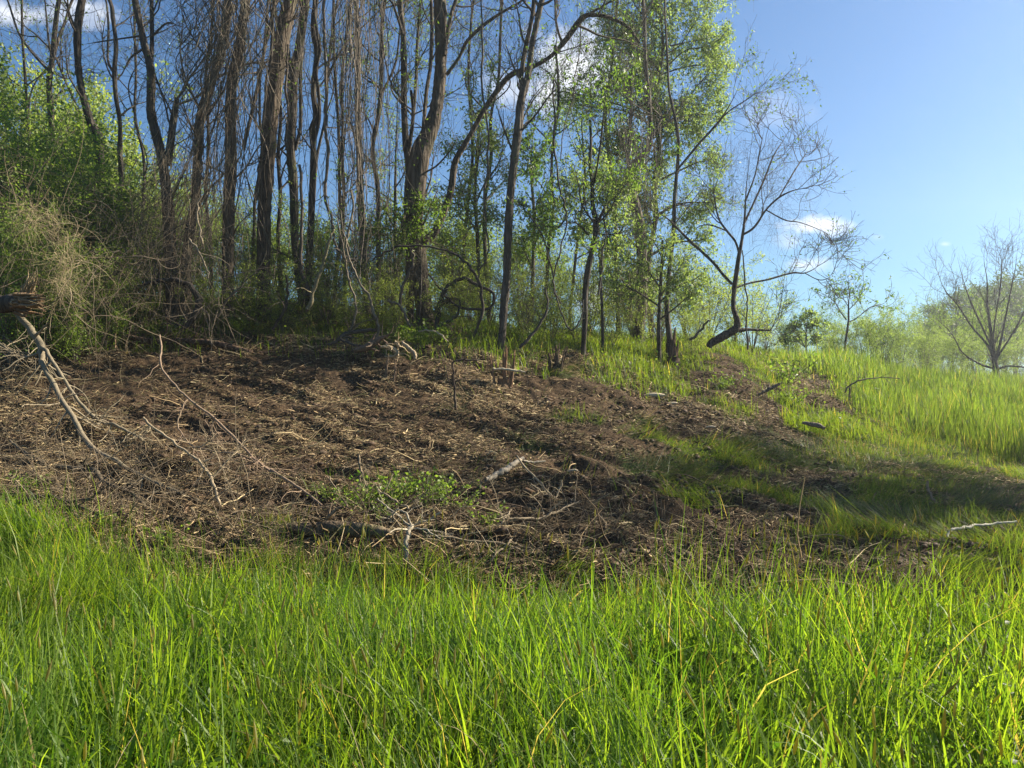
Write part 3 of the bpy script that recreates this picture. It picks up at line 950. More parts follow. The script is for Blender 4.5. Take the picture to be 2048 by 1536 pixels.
# --- broad forked tree
traced_tree('broad_forked_tree', 'broad dark tree forking low into a bending right limb, in the middle of the ridge', 'tree',
            [(852, 650, 42), (850, 636, 38), (843, 584, 36), (838, 532, 36), (832, 480, 37), (829, 430, 38), (832, 390, 42), (840, 312, 41), (861, 260, 34), (874, 208, 28), (880, 156, 25), (882, 104, 25), (881, 52, 26), (879, 0, 26)], 16.0,
            [[(848, 482, 20), (869, 465, 17), (889, 420, 16), (902, 380, 15), (910, 325, 14), (929, 290, 12), (945, 262, 11), (968, 220, 11), (994, 182, 12), (1022, 150, 12), (1066, 133, 10), (1102, 112, 9), (1133, 78, 12), (1165, 36, 12), (1191, 30, 9), (1222, 36, 8), (1258, 56, 7), (1279, 86, 5)],
             [(893, 150, 8), (918, 115, 7), (934, 83, 8), (965, 52, 8), (1007, 23, 6), (1040, 4, 5), (1070, -20, 4)],
             [(842, 300, 9), (848, 240, 8), (853, 182, 8), (861, 130, 8), (864, 60, 8), (862, 0, 7)],
             [(820, 400, 7), (806, 440, 6), (800, 470, 4)], [(888, 110, 9), (900, 40, 9), (912, 0, 8)],
             [(1165, 36, 6), (1200, 15, 5), (1235, -5, 4)], [(850, 345, 4), (875, 330, 4), (905, 295, 3), (915, 270, 2)]],
            seed=22, leaves=700, group=GRP, c=(.095, .075, .056), S=18, twigs=(26, 1.9, 220, .8, 800, .32), flare=1.25)
traced_tree('vine_covered_tree', 'pale grey trunk leaning right behind the loop of vine, half hidden by shrubs', 'tree',
            [(735, 620, 17), (728, 520, 16), (722, 420, 16), (718, 300, 14), (715, 200, 13), (716, 100, 12), (712, 0, 11)], 18.6,
            seed=23, leaves=100, group=GRP, c=(.16, .13, .10), twigs=(8, 1.6, 90, .8, 340, .3))
# --- slim forked trunk right of centre
traced_tree('slim_forked_tree', 'slim grey trunk right of centre that forks into two near the top', 'tree',
            [(1001, 700, 17), (1005, 662, 17), (1008, 610, 18), (1013, 558, 17), (1016, 480, 18), (1021, 390, 17), (1030, 310, 18), (1036, 260, 19), (1041, 208, 18), (1048, 178, 17), (1058, 140, 13), (1064, 90, 12), (1075, 40, 12), (1084, 0, 12), (1100, -30, 11)], 14.6,
            [[(1046, 185, 11), (1043, 150, 10), (1050, 100, 10), (1060, 55, 9), (1068, 0, 9)], [(1052, 190, 5), (1037, 175, 4), (1034, 150, 3)],
             [(1024, 300, 5), (1005, 250, 4), (990, 200, 3)], [(1084, 10, 6), (1103, 0, 5), (1140, -30, 4)], [(1045, 260, 4), (1075, 225, 4), (1100, 190, 3), (1125, 165, 2)]],
            seed=24, leaves=500, group=GRP, c=(.10, .083, .066), S=14, twigs=(18, 1.5, 160, .7, 560, .3), flare=1.15)
traced_tree('dark_slim_tree', 'thin dark trunk with a knotted fork half way up, standing on the sunlit grass', 'tree',
            [(1167, 691, 11), (1170, 636, 12), (1170, 597, 12), (1175, 545, 13), (1183, 506, 12), (1191, 467, 12), (1192, 449, 14), (1185, 402, 9), (1184, 363, 8), (1180, 325, 7), (1182, 286, 6), (1180, 240, 5)], 14.8,
            [[(1192, 450, 7), (1206, 423, 6), (1215, 398, 3)], [(1187, 370, 5), (1194, 335, 4), (1202, 280, 4), (1208, 220, 3), (1214, 170, 2)], [(1178, 470, 4), (1150, 445, 3), (1120, 450, 2)]],
            seed=25, leaves=2600, leaf=(.085, .32), droop=.9, group=GRP, c=BARK_DK, twigs=(22, 1.2, 150, .55, 460, .28), t0=.45, flare=1.2)
# --- the leafy tree and its companions
traced_tree('vine_covered_tree', 'twisted viny trunk inside the tall leafy crown', 'tree',
            [(1278, 660, 24), (1284, 600, 24), (1284, 522, 22), (1279, 454, 23), (1272, 410, 18), (1264, 384, 15), (1256, 351, 15), (1270, 325, 14), (1295, 300, 13), (1300, 273, 12), (1298, 200, 10), (1290, 120, 9), (1285, 0, 8)], 18.5,
            [[(1260, 350, 9), (1256, 300, 8), (1262, 230, 7), (1262, 150, 6)], [(1300, 275, 7), (1322, 240, 6), (1335, 220, 5)]],
            seed=26, leaves=500, group=GRP, c=(.13, .11, .09), twigs=(16, 1.4, 180, .7, 700, .3))
traced_tree('slim_grey_tree', 'slim upright grey trunk beside a brown stump near the ridge end', 'tree',
            [(1340, 690, 17), (1339, 675, 14), (1334, 623, 11), (1335, 592, 10), (1340, 527, 9), (1347, 467, 9), (1349, 402, 8), (1353, 350, 8), (1355, 338, 8), (1356, 273, 7), (1344, 208, 6), (1338, 180, 5), (1334, 100, 5), (1330, 20, 4)], 16.8,
            [[(1354, 340, 5), (1375, 315, 5), (1400, 285, 5), (1425, 258, 5), (1447, 230, 4), (1470, 190, 3), (1485, 150, 3)],
             [(1341, 500, 3), (1325, 488, 3), (1312, 480, 2)], [(1348, 450, 3), (1368, 425, 2), (1390, 395, 2), (1410, 370, 2)], [(1430, 255, 3), (1455, 225, 3), (1500, 195, 2), (1520, 180, 2)]],
            seed=27, leaves=900, group=GRP, c=(.10, .085, .07), twigs=(16, 1.0, 120, .55, 460, .25), flare=1.1, t0=.25)
# --- leaning base tree at the right end of the ridge
traced_tree('bent_base_tree', 'bare tree rising out of a thick dark trunk that lies almost flat', 'tree',
            [(1418, 694, 13), (1423, 686, 16), (1446, 673, 18), (1462, 664, 17), (1473, 655, 16), (1474, 640, 13), (1467, 615, 10), (1468, 584, 10), (1473, 545, 10), (1478, 511, 9), (1483, 485, 8), (1489, 440, 7), (1491, 400, 6), (1494, 360, 5), (1500, 310, 4), (1506, 260, 3)], 17.0,
            [[(1484, 470, 5), (1502, 460, 5), (1515, 446, 5), (1532, 420, 4), (1558, 395, 4), (1590, 380, 3), (1620, 378, 2), (1645, 392, 2)],
             [(1478, 505, 5), (1470, 482, 5), (1454, 462, 5), (1438, 438, 4), (1430, 402, 3), (1428, 360, 3), (1440, 310, 2)],
             [(1464, 568, 6), (1445, 548, 6), (1428, 527, 6), (1400, 500, 6), (1383, 485, 6), (1357, 459, 5), (1336, 438, 5), (1310, 423, 4), (1290, 410, 3)],
             [(1478, 661, 10), (1495, 659, 7), (1520, 660, 5), (1545, 660, 3), (1562, 655, 2)],
             [(1472, 575, 4), (1500, 566, 4), (1536, 559, 4), (1583, 546, 4), (1609, 546, 3), (1632, 535, 3), (1648, 516, 2)],
             [(1609, 546, 2), (1640, 560, 2), (1668, 552, 2)], [(1487, 450, 5), (1510, 400, 4), (1528, 360, 4), (1548, 310, 3), (1570, 275, 2), (1590, 235, 2)],
             [(1492, 400, 4), (1510, 350, 3), (1520, 300, 3), (1530, 250, 2)], [(1454, 462, 3), (1420, 450, 3), (1395, 455, 2), (1375, 480, 2)],
             [(1532, 420, 3), (1570, 440, 3), (1600, 445, 2), (1640, 460, 2), (1670, 476, 2)], [(1558, 395, 3), (1590, 340, 3), (1610, 310, 2), (1620, 290, 2)]],
            seed=28, leaves=520, leaf=(.07, .4), group=GRP, rm=1.5, c=(.085, .07, .06), twigs=(46, 1.1, 300, .6, 900, .3), flare=1.0, t0=.35, foot=False, ang=(25, 60))


for i, (x0, x1, Yt, w, top, lf) in enumerate([(68, 40, 20, 7, 0, 500), (272, 250, 19.5, 7, 0, 400), (425, 408, 20.5, 8, 0, 300), (500, 520, 19, 7, 0, 200), (565, 552, 20, 9, 0, 200), (668, 690, 19.8, 8, 0, 260),
                                            (690, 672, 21, 8, 0, 300), (782, 812, 20.5, 9, 0, 500), (925, 905, 20, 7, 0, 700), (978, 1000, 19.6, 8, 0, 700), (1088, 1120, 19.2, 7, 90, 800), (1236, 1222, 20.4, 8, 0, 900), (1140, 1152, 21, 6, 120, 700), (600, 655, 21.5, 7, 0, 200)]):
    rq = np.random.default_rng(7000 + i)
    k = 9; tt = np.linspace(0, 1, k)
    xs = x0 + (x1 - x0) * tt + np.cumsum(rq.normal(0, 5.5, k)) * np.minimum(1, tt * 3)
    ys = 625 + (top - 625) * tt
    traced_tree('slender_tree', THIN[i], 'tree', [(a, b, w * (1.15 - .45 * c_)) for a, b, c_ in zip(xs, ys, tt)], Yt, [[(xs[5], ys[5], w * .5), (xs[5] + rq.normal(0, 25), ys[5] - 70, w * .4), (xs[5] + rq.normal(0, 45), ys[5] - 150, w * .25)]],
                seed=7100 + i, leaves=lf, group='thin background trees on the ridge', twigs=(16, 1.6, 130, .75, 480, .32), S=8, c=BARK if i % 2 else BARK_DK, lc=YG)


# ---- leafy crown that belongs to the viny trunk: drooping compound leaves in sprays
def sprays(name, label, trunk, Y, clusters, seed, per=800, size=.082, ratio=.34, lc=((.10, .14, .055), (.26, .31, .11)), tw=5, droop=.9, foot=True, cat='tree', group=GRP, c=BARK):
    rng = np.random.default_rng(seed)
    tr = [list(t) for t in trunk]
    if foot:
        g = on_ground(tr[0][0], Y); row = 768 - (g[2] - CAMZ) / Y * F
        tr.insert(0, [tr[0][0], row + 5, tr[0][2] * 1.3])
    P, R, V, q = limb_geo(rng, tr, Y, Y, 10, rough=.08, extend=True)
    org = P[0].copy()
    e = empty(name, org, label, cat, group)
    MB().add(V, q, c=c).build('trunk', M_BARK, e, smooth=True, origin=org)
    mb = MB(); lf = MB()
    for (cx, cy, r) in clusters:
        yy = Y + rng.normal(0, r * Y / F * .8)
        C = pt(cx, cy, yy); rw = r * Y / F
        # limb from the trunk, rising to the spray
        zt = C[2] - rw * rng.uniform(.6, 1.6)
        k = int(np.clip(np.argmin(np.abs(P[:, 2] - zt)), 1, len(P) - 2))
        mid = (P[k] + C) / 2 + np.array([0, 0, rw * .25]) + rng.normal(0, rw * .15, 3)
        L = spline([P[k], mid, C + rng.normal(0, rw * .1, 3), C + unit((C - P[k]))[None][0] * rw * .8], 16)
        Rr = np.linspace(min(R[k] * .55, .04), .006, 16)
        V, q = tubes(L[None], Rr[None], 6); mb.add(V, q, c=c)
        n2 = max(5, int(tw * r / 14))
        P2, R2 = spawn(rng, L[None], Rr[None], n2, rw * 1.0, (25, 85), .02, .2, 8, .6, .3, 1, .004, .3)
        P3, R3 = spawn(rng, P2, R2, n2 * 5, rw * .5, (25, 70), -.08, .2, 6, .6, .15, 1, .002, .4)
        for PP, RR, SS in ((P2, R2, 4), (P3, R3, 3)):
            V, q = tubes(PP, RR, SS); mb.add(V, q, c=c)
        n = int(per * 3.2 * (r / 60) ** 2)
        # compound leaves: seven leaflets hanging from one stalk
        m = max(10, n // 6)
        pos, d = along(rng, P3, m, .15, 1, .03 + rw * .06)
        st = unit(rng.normal(size=(m, 3)) + np.array([0, 0, -.15])) * .16
        pp = []
        for j in range(6):
            pp.append(pos + st * (j / 5) + rng.normal(0, .012, (m, 3)) + np.array([0, 0, -.03 * j / 5]))
        pp = np.concatenate(pp)
        pp[:, 2] -= np.tile(np.abs(rng.normal(0, rw * .30, m)), 6) - rw * .12
        V, t, Cc = leaf_geo(rng, pp, size, ratio, droop, *lc)
        lf.add(V, t=t, c=Cc)
    mb.build('branches', M_TWIG, e, smooth=True, origin=org)
    lf.build('foliage', M_LEAF, e, origin=org)
    return e


sprays('leafy_tree', 'tallest leafy tree, its drooping green sprays against the sky right of centre',
       [(1302, 650, 12), (1296, 560, 11), (1300, 500, 11), (1312, 430, 10), (1308, 370, 9), (1318, 300, 9), (1309, 230, 8), (1316, 160, 7), (1326, 90, 6), (1318, 20, 5)], 20.0,
       [(1300, 30, 80), (1392, 40, 55), (1412, 95, 42), (1250, 90, 72), (1330, 120, 80), (1395, 170, 60), (1225, 165, 60), (1170, 215, 52),
        (1290, 210, 70), (1375, 245, 58), (1425, 225, 25), (1235, 280, 42), (1400, 330, 42), (1320, 330, 40), (1440, 70, 22), (1330, -60, 80), (1250, -40, 70),
        (1400, -40, 60), (1140, 190, 34), (1190, 300, 30), (1445, 130, 18), (1300, 400, 60), (1230, 380, 50), (1370, 410, 45), (1420, 400, 34), (1200, 470, 40), (1400, 480, 36), (1250, 560, 44), (1340, 250, 60), (1270, 300, 50)], 31, per=900, size=.082)
sprays('leafy_tree', 'lower leafy tree with pale drooping leaves around the slim grey trunk and stump', [(1318, 640, 8), (1322, 560, 7), (1325, 480, 5)], 16.4,
       [(1350, 545, 50), (1300, 560, 44), (1385, 560, 36), (1260, 520, 38), (1290, 470, 36), (1330, 500, 30), (1240, 560, 36), (1370, 600, 26)], 32, per=420, size=.08)
sprays('leafy_sapling', 'leafy sapling whose sprays hang either side of the thin dark trunk', [(1205, 640, 6), (1200, 520, 5), (1195, 420, 4)], 15.6,
       [(1215, 430, 44), (1150, 400, 36), (1235, 380, 36), (1160, 460, 34), (1225, 500, 34), (1195, 340, 34), (1140, 340, 30)], 33, per=520, size=.085)
sprays('leafy_sapling', 'leafy young tree between the broad forked tree and the slim forked trunk', [(960, 640, 9), (955, 480, 8), (950, 380, 7), (958, 260, 6)], 18.5,
       [(960, 290, 46), (915, 300, 32), (955, 225, 34), (1000, 270, 34), (950, 380, 40), (900, 400, 34), (990, 350, 38), (940, 440, 44), (985, 440, 36), (985, 150, 26), (940, 170, 22)], 34,
       per=420, size=.08, ratio=.42, droop=.4)
sprays('leafy_sapling', 'bushy young tree with fine green leaves right behind the slim forked trunk', [(1062, 660, 9), (1066, 540, 8), (1068, 430, 7), (1060, 330, 5)], 17.5,
       [(1055, 340, 40), (1085, 390, 38), (1060, 290, 34), (1090, 300, 26), (1040, 410, 30), (1080, 460, 44), (1050, 500, 36), (1110, 240, 24), (1075, 220, 26)], 35,
       per=430, size=.08, ratio=.42, droop=.4, lc=((.05, .095, .018), (.12, .18, .03)))
sprays('leafy_sapling', 'young light green tree hiding the waist of the broad forked tree', [(838, 650, 6), (842, 560, 5), (840, 470, 4)], 15.4,
       [(840, 415, 34), (800, 440, 36), (870, 430, 26), (780, 480, 36), (830, 460, 26), (745, 450, 30)], 36, per=520, size=.06, ratio=.5, droop=.2, lc=((.07, .12, .02), (.18, .24, .035)))
sprays('leafy_sapling', 'thin leafy tree behind the vine curtain with small leaves against the sky', [(788, 620, 8), (790, 440, 7), (792, 300, 6), (800, 100, 4)], 20.5,
       [(790, 250, 36), (775, 330, 36), (815, 330, 30), (790, 170, 28), (830, 140, 24), (835, 60, 24), (770, 80, 26), (765, 400, 34), (700, 360, 24), (670, 190, 22)], 37,
       per=330, size=.07, ratio=.45, droop=.4)


# ---------------------------------------------------------------- shrubs and background trees: a few kinds, copied
def shrub_proto(name, seed, hgt=3.0, width=2.2, stems=9, n1=60, n2=260, nl=3600, size=.055, ratio=.55, lc=YG, c=(.12, .10, .07), droop=.15):
    rng = np.random.default_rng(seed)
    e = bpy.data.objects.new(name, None); COL.objects.link(e)
    a = rng.uniform(0, 2 * pi, stems); r = rng.uniform(.15, .5, stems) * width
    K = 10; s = np.linspace(0, 1, K)[None, :]
    hh = hgt * rng.uniform(.65, 1.0, stems)
    P = np.stack([np.cos(a)[:, None] * r[:, None] * s ** 1.3, np.sin(a)[:, None] * r[:, None] * s ** 1.3, hh[:, None] * s - .05], -1)
    P += np.cumsum(rng.normal(0, .035, P.shape), axis=1) * s[..., None]
    R = rng.uniform(.010, .022, stems)[:, None] * (1 - .75 * s)
    mb = MB(); V, q = tubes(P, R, 5); mb.add(V, q, c=c)
    P1, R1 = spawn(rng, P, R, n1, width * .42, (30, 80), .05, .2, 7, .6, .15, 1, .004, .3)
    P2, R2 = spawn(rng, P1, R1, n2, width * .2, (25, 70), .02, .25, 5, .6, .2, 1, .002, .4)
    for PP, RR, SS in ((P1, R1, 4), (P2, R2, 3)):
        V, q = tubes(PP, RR, SS); mb.add(V, q, c=c)
    mb.build('stems', M_TWIG, e, smooth=True)
    pos, d = along(rng, P2, nl, .1, 1, .05)
    V, t, C = leaf_geo(rng, pos, size, ratio, droop, *lc)
    MB().add(V, t=t, c=C).build('foliage', M_LEAF, e)
    return e


def tree_proto(name, seed, hgt=9.0, width=5.0, limbs=16, n1=90, n2=420, nl=5200, size=.14, ratio=.6, lc=YG, c=BARK, clump=.0):
    rng = np.random.default_rng(seed)
    e = bpy.data.objects.new(name, None); COL.objects.link(e)
    K = 14; s = np.linspace(0, 1, K)
    P = np.stack([np.cumsum(rng.normal(0, .07, K)) * s, np.cumsum(rng.normal(0, .07, K)) * s, hgt * .92 * s - .1], -1)[None]
    R = (.022 * hgt * (1 - .85 * s))[None]
    V, q = tubes(P, R, 9); MB().add(V, q, c=c).build('trunk', M_BARK, e, smooth=True)
    P0, R0 = spawn(rng, P, R, limbs, width * .55, (35, 70), .10, .14, 9, .5, .18, .95, .02, .25)
    P1, R1 = spawn(rng, P0, R0, n1, width * .22, (30, 70), .06, .2, 7, .6, .2, 1, .008, .3)
    P2, R2 = spawn(rng, P1, R1, n2, width * .10, (25, 70), .02, .25, 5, .6, .2, 1, .004, .4)
    mb = MB()
    for PP, RR, SS in ((P0, R0, 5), (P1, R1, 4), (P2, R2, 3)):
        V, q = tubes(PP, RR, SS); mb.add(V, q, c=c)
    mb.build('branches', M_TWIG, e, smooth=True)
    if nl:
        pos, d = along(rng, P2, nl, .1, 1, size * 1.2)
        V, t, C = leaf_geo(rng, pos, size, ratio, .2, *lc)
        MB().add(V, t=t, c=C).build('foliage', M_LEAF, e)
    return e


LITE = ((.13, .17, .04), (.32, .35, .09))
DEEP = ((.03, .06, .014), (.09, .13, .025))
LANDMARKS = [(-60, 'leaning mass of brambles'), (100, 'forked slender trunk at far left'), (197, 'dark bending trunk'), (243, 'crooked slim trunk'), (335, 'snapped stub tree'),
             (380, 'leaning vine buried trunk'), (456, 'upright vine buried trunk'), (528, 'thick clean trunk'), (600, 'kinked mossy trunk'), (720, 'vine curtain'),
             (845, 'broad forked tree'), (1008, 'slim forked trunk'), (1170, 'thin dark trunk'), (1280, 'viny trunk'), (1338, 'slim grey trunk'),
             (1445, 'bent base tree'), (1690, 'small bare tree'), (1990, 'large bare tree')]
USED = {}


def where(base, px, Y):
    lm = min(LANDMARKS, key=lambda l: abs(l[0] - px))
    d = px - lm[0]
    rel = 'behind' if abs(d) < 14 else ('just left of' if -30 < d < 0 else 'just right of' if 0 < d < 30 else 'left of' if d < 0 else 'right of')
    s = '%s %s the %s' % (base, rel, lm[1])
    k = USED.get(s, 0); USED[s] = k + 1
    if k: s += ', ' + ['', 'farther back', 'farthest back', 'tucked low', 'half hidden', 'almost hidden'][min(k, 5)]
    return s


def place(proto, base, cat, spots, group, seed):
    """spots: (px, distance, scale); the first one moves the source itself"""
    rng = np.random.default_rng(seed)
    first = proto.get('placed') is None
    for (px, Y, sc) in sorted(spots, key=lambda q: q[1]):
        loc = on_ground(px, Y, -.03)
        lab = where(base, px, Y)
        rz = float(rng.uniform(0, 6.28))
        if first:
            proto.location = [float(a) for a in loc]; proto.rotation_euler = (0, 0, rz); proto.scale = (sc, sc, sc)
            tag(proto, lab, cat, group); proto['placed'] = 1; first = False
        else:
            tag(copy_tree(proto, loc, rz, float(sc), lab), lab, cat, group)


sh_fine = shrub_proto('understory_shrub', 51, 2.9, 2.4, n2=360, nl=7600, size=.058, lc=((.10, .14, .035), (.26, .31, .08)))
sh_lite = shrub_proto('pale_shrub', 52, 2.6, 2.2, nl=4200, size=.055, lc=LITE)
sh_dark = shrub_proto('dense_shrub', 53, 3.2, 2.4, stems=12, n1=90, n2=420, nl=8200, size=.06, lc=((.075, .12, .022), (.22, .28, .05)))
sh_twig = shrub_proto('twiggy_shrub', 54, 2.8, 2.3, stems=16, n1=130, n2=600, nl=1800, size=.045, c=(.15, .12, .085))

G1 = 'shrubs under the trees on the ridge'
place(sh_fine, 'fine leaved green shrub', 'shrub',
      [(560, 21, .95), (640, 20, .85), (735, 20.5, .9), (800, 21.5, 1.0), (905, 20, .9), (955, 21, 1.0), (1040, 20.5, .95), (1110, 21.5, .9), (870, 23, 1.1)], G1, 1)
place(sh_lite, 'pale yellow green shrub', 'shrub',
      [(1205, 21, .9), (1240, 24, 1.0), (1370, 22, .95), (1420, 21, .85), (1470, 23, .85), (1505, 21, .75), (1310, 26, 1.1), (1530, 24, .6)], G1, 2)
place(sh_lite, 'low pale shrub', 'shrub', [(1275, 18.5, .5), (1400, 19, .42), (1120, 18, .45)], G1, 22)
place(sh_lite, 'young pale green bush', 'shrub', [(x, y, s) for x, y, s in ((290, 15.6, .38), (420, 15.4, .42), (498, 15.8, .5), (565, 15.2, .42), (655, 15.6, .5), (700, 15.2, .4), (745, 15.8, .5), (790, 15.3, .38), (900, 15.5, .42), (940, 16.2, .55), (1060, 15.6, .5), (1100, 16.4, .55), (1225, 16.5, .42), (1150, 16.8, .5), (1385, 17.5, .35), (360, 17, .7), (620, 18, .7), (540, 18.6, .7), (680, 17.6, .6), (820, 18.2, .7), (480, 17.4, .6), (980, 17.8, .6))], G1, 24)
place(sh_dark, 'dense green thicket shrub', 'shrub',
      [(-60, 14.5, 1.3), (15, 15.5, 1.35), (75, 15, 1.15), (130, 16.5, 1.15), (185, 15.5, .85), (-20, 18, 1.6), (60, 19, 1.5), (150, 20, 1.4), (230, 19, 1.0), (215, 15.2, .6), (45, 13.8, .7), (120, 14.3, .75), (170, 14.2, .6), (85, 12.8, .7), (210, 13.6, .5), (150, 12.9, .5), (20, 12.6, .75), (190, 14.8, .9), (110, 14.0, .95)], 'shrubs of the left thicket', 3)
place(sh_twig, 'bare twiggy shrub', 'shrub',
      [(265, 17, .8), (360, 18, .9), (480, 18.5, .8), (660, 17, .65), (770, 17.5, .75), (905, 17.8, .75), (1050, 17.2, .7), (1180, 19, .8), (1265, 19.5, 1.0), (1320, 19, .7)], G1, 4)
place(sh_lite, 'bright leafy shrub', 'shrub', [(175, 16.2, .95), (235, 17, .95), (290, 17.5, .9), (60, 17.5, 1.3), (130, 18.5, 1.2), (330, 16.8, .6), (-20, 16.5, 1.2)], 'shrubs of the left thicket', 25)
place(sh_fine, 'leafy shrub seen through vines', 'shrub', [(300, 22, 1.1), (345, 24, 1.2), (410, 22.5, 1.0), (490, 22, .9)], G1, 5)

tr_lite = tree_proto('background_tree', 61, 10, 7.0, lc=LITE, size=.17, nl=6500)
tr_mid = tree_proto('background_tree', 62, 8, 6.5, lc=YG, size=.15, nl=7000)
tr_deep = tree_proto('dense_tree', 63, 9, 8, lc=DEEP, size=.24, nl=9000, n1=130, n2=700)
G2 = 'sunlit trees beyond the left thicket'
place(tr_lite, 'yellow green spring tree', 'tree',
      [(60, 33, .85), (150, 31, .92), (235, 34, .82), (300, 36, .62), (-40, 36, 1.0), (110, 38, 1.0), (190, 40, .95)], G2, 7)
place(tr_mid, 'distant green tree', 'tree', [(400, 40, .7), (560, 42, .65), (760, 44, .6), (960, 44, .6)], 'trees far behind the ridge', 8)

# ---------------------------------------------------------------- right hand side: bushes, bare trees, wooded hill
G3 = 'bushes along the skyline at the right'
place(sh_fine, 'rounded skyline bush', 'bush', [(1572, 30, .6), (1730, 34, .9), (1765, 36, .95), (1700, 36, .7), (1800, 40, .85), (1850, 42, .9), (1905, 44, .9), (1660, 33, .4)], G3, 9)
place(sh_fine, 'grey green skyline bush', 'bush', [(1600, 32, .5), (1655, 34, .55), (1835, 46, 1.0), (1880, 48, 1.05), (1950, 46, .85), (2010, 50, .9), (2060, 48, .95), (1785, 44, 1.0)], G3, 10)
place(sh_dark, 'dark skyline bush', 'bush', [(1670, 38, .9), (1760, 42, 1.0), (1930, 52, 1.5), (1990, 54, 1.6), (2090, 55, 1.6), (1850, 52, 1.4)], G3, 23)
place(tr_deep, 'dark wooded hill tree', 'tree', [(1905, 85, .75), (1945, 88, .9), (1990, 92, 1.1), (2030, 90, 1.15), (2080, 92, 1.2), (1860, 95, .7), (2140, 95, 1.3), (2010, 84, .9), (1925, 92, .85)], 'trees on the dark hill at the right edge', 11)
place(tr_lite, 'pale tree on the wooded hill', 'tree', [(1968, 80, .62), (2035, 78, .5)], 'trees on the dark hill at the right edge', 12)

traced_tree('small_bare_tree', 'small bare tree with stubby upturned twigs alone on the right skyline', 'tree',
            [(1690, 695, 5), (1693, 670, 5), (1697, 640, 4), (1697, 610, 4), (1700, 585, 3), (1703, 568, 2)], 30,
            [[(1693, 640, 3), (1682, 625, 2), (1670, 605, 2), (1650, 590, 2)], [(1696, 645, 3), (1715, 635, 2), (1740, 615, 2), (1765, 608, 1.6), (1772, 603, 1.4)],
             [(1697, 620, 2), (1712, 605, 2), (1722, 590, 1.6)]],
            seed=41, leaves=420, leaf=(.12, .5), group=None, twigs=(18, .9, 70, .45, 160, .2), rm=2.0, foot=True, t0=.2, up=.25, flare=1.2, extend=False)
traced_tree('large_bare_tree', 'large bare spreading tree with a short trunk at the right edge, on the meadow', 'tree',
            [(1993, 751, 12), (1992, 735, 10), (1988, 715, 9), (1985, 690, 7), (1980, 650, 6), (1975, 610, 5), (1974, 560, 4), (1968, 520, 3), (1970, 490, 2)], 38,
            [[(1990, 725, 6), (1975, 690, 5), (1945, 655, 4), (1915, 610, 3), (1890, 580, 3), (1875, 545, 2)], [(1986, 700, 5), (1965, 655, 4), (1940, 600, 3), (1925, 555, 2), (1915, 515, 2)],
             [(1992, 720, 6), (2002, 680, 5), (2010, 640, 4), (2020, 590, 3), (2030, 540, 3), (2036, 490, 2)], [(1994, 715, 5), (2020, 675, 4), (2045, 630, 3), (2065, 580, 3), (2080, 530, 2)],
             [(1990, 738, 5), (1960, 728, 4), (1925, 705, 3), (1905, 670, 2), (1875, 640, 2), (1850, 632, 2)], [(1994, 738, 5), (2020, 732, 4), (2060, 735, 3), (2090, 728, 2)],
             [(1985, 690, 4), (1990, 640, 3), (2000, 580, 3), (2003, 530, 2), (2000, 500, 2)]],
            seed=42, leaves=0, group=None, twigs=(60, 1.7, 380, .9, 1300, .5), rm=2.0, foot=True, t0=.25, up=.22, flare=1.2, extend=False, ang=(20, 50), c=(.12, .10, .085))
sprays('leafy_sapling', 'slim leafy sapling on the skyline between the bent base tree and the small bare tree', [(1612, 700, 4), (1613, 660, 3), (1618, 620, 2)], 29,
       [(1618, 622, 14), (1608, 645, 18), (1590, 655, 16), (1630, 650, 16), (1600, 675, 20), (1632, 680, 18), (1575, 680, 16)], 43, per=1500, size=.10, ratio=.5, droop=.2, group=None)

# trees that stand beyond the right edge of the frame, towards the sun: their shadows band the meadow and the bank
place(tr_mid, 'leafy tree beyond the right edge', 'tree', [(2620, 14.8, .5), (3060, 12.9, 1.15), (3500, 8.4, .55)], 'trees beyond the right edge', 13)
place(sh_dark, 'shrub beyond the right edge', 'shrub', [(3100, 7.2, .7), (4500, 2.5, .85), (7600, 2.4, 1.5)], 'shrubs beyond the right edge', 14)


# ---------------------------------------------------------------- vines
def traced(rng, pts, Y0, Y1, n=None, S=6, wob=.012):
    """pts (px, py, width px); returns path, radii, geometry"""
    n = n or max(10, len(pts) * 7)
    s = spline(np.array(pts, float), n)
    Yv = np.linspace(Y0, Y1, n) if np.isscalar(Y0) else spline(np.array(Y0)[:, None], n)[:, 0]
    P = np.stack([Yv * (s[:, 0] - 1024) / F, Yv, CAMZ + Yv * (768 - s[:, 1]) / F], 1)
    P += (np.stack([fbm(np.linspace(0, n / 3., n), np.full(n, k * 7.), int(rng.integers(1e4)), 2) for k in range(3)], 1) - .5) * wob * 2
    R = np.maximum(s[:, 2], .5) * .5 * Yv / F * (1 + .25 * (fbm(np.linspace(0, n / 1.5, n), np.zeros(n), int(rng.integers(1e4)), 2) - .5))
    V, q = tubes(P[None], R[None], S)
    return P, R, V, q


def vine(label, pts, Y0, Y1=None, seed=0, c=(.11, .088, .068), name='hanging_vine', cat='vine', group='woody vines hanging from the ridge trees', twig=14, S=6):
    rng = np.random.default_rng(seed + 900)
    if pts[0][1] <= 2: pts = [(pts[0][0] + rng.normal(0, 10), -180, pts[0][2])] + list(pts)
    P, R, V, q = traced(rng, pts, Y0, Y1 or Y0, wob=.03, S=S)
    mb = MB().add(V, q, c=c)
    if twig:
        P1, R1 = spawn(rng, P[None], R[None], twig, .5, (20, 70), -.1, .2, 7, .45, .05, 1, .002, .3)
        V, q = tubes(P1, R1, 3); mb.add(V, q, c=c)
    org = P[-1].copy()
    o = mb.build(name, M_TWIG, smooth=True, origin=org)
    return tag(o, label, cat, group)


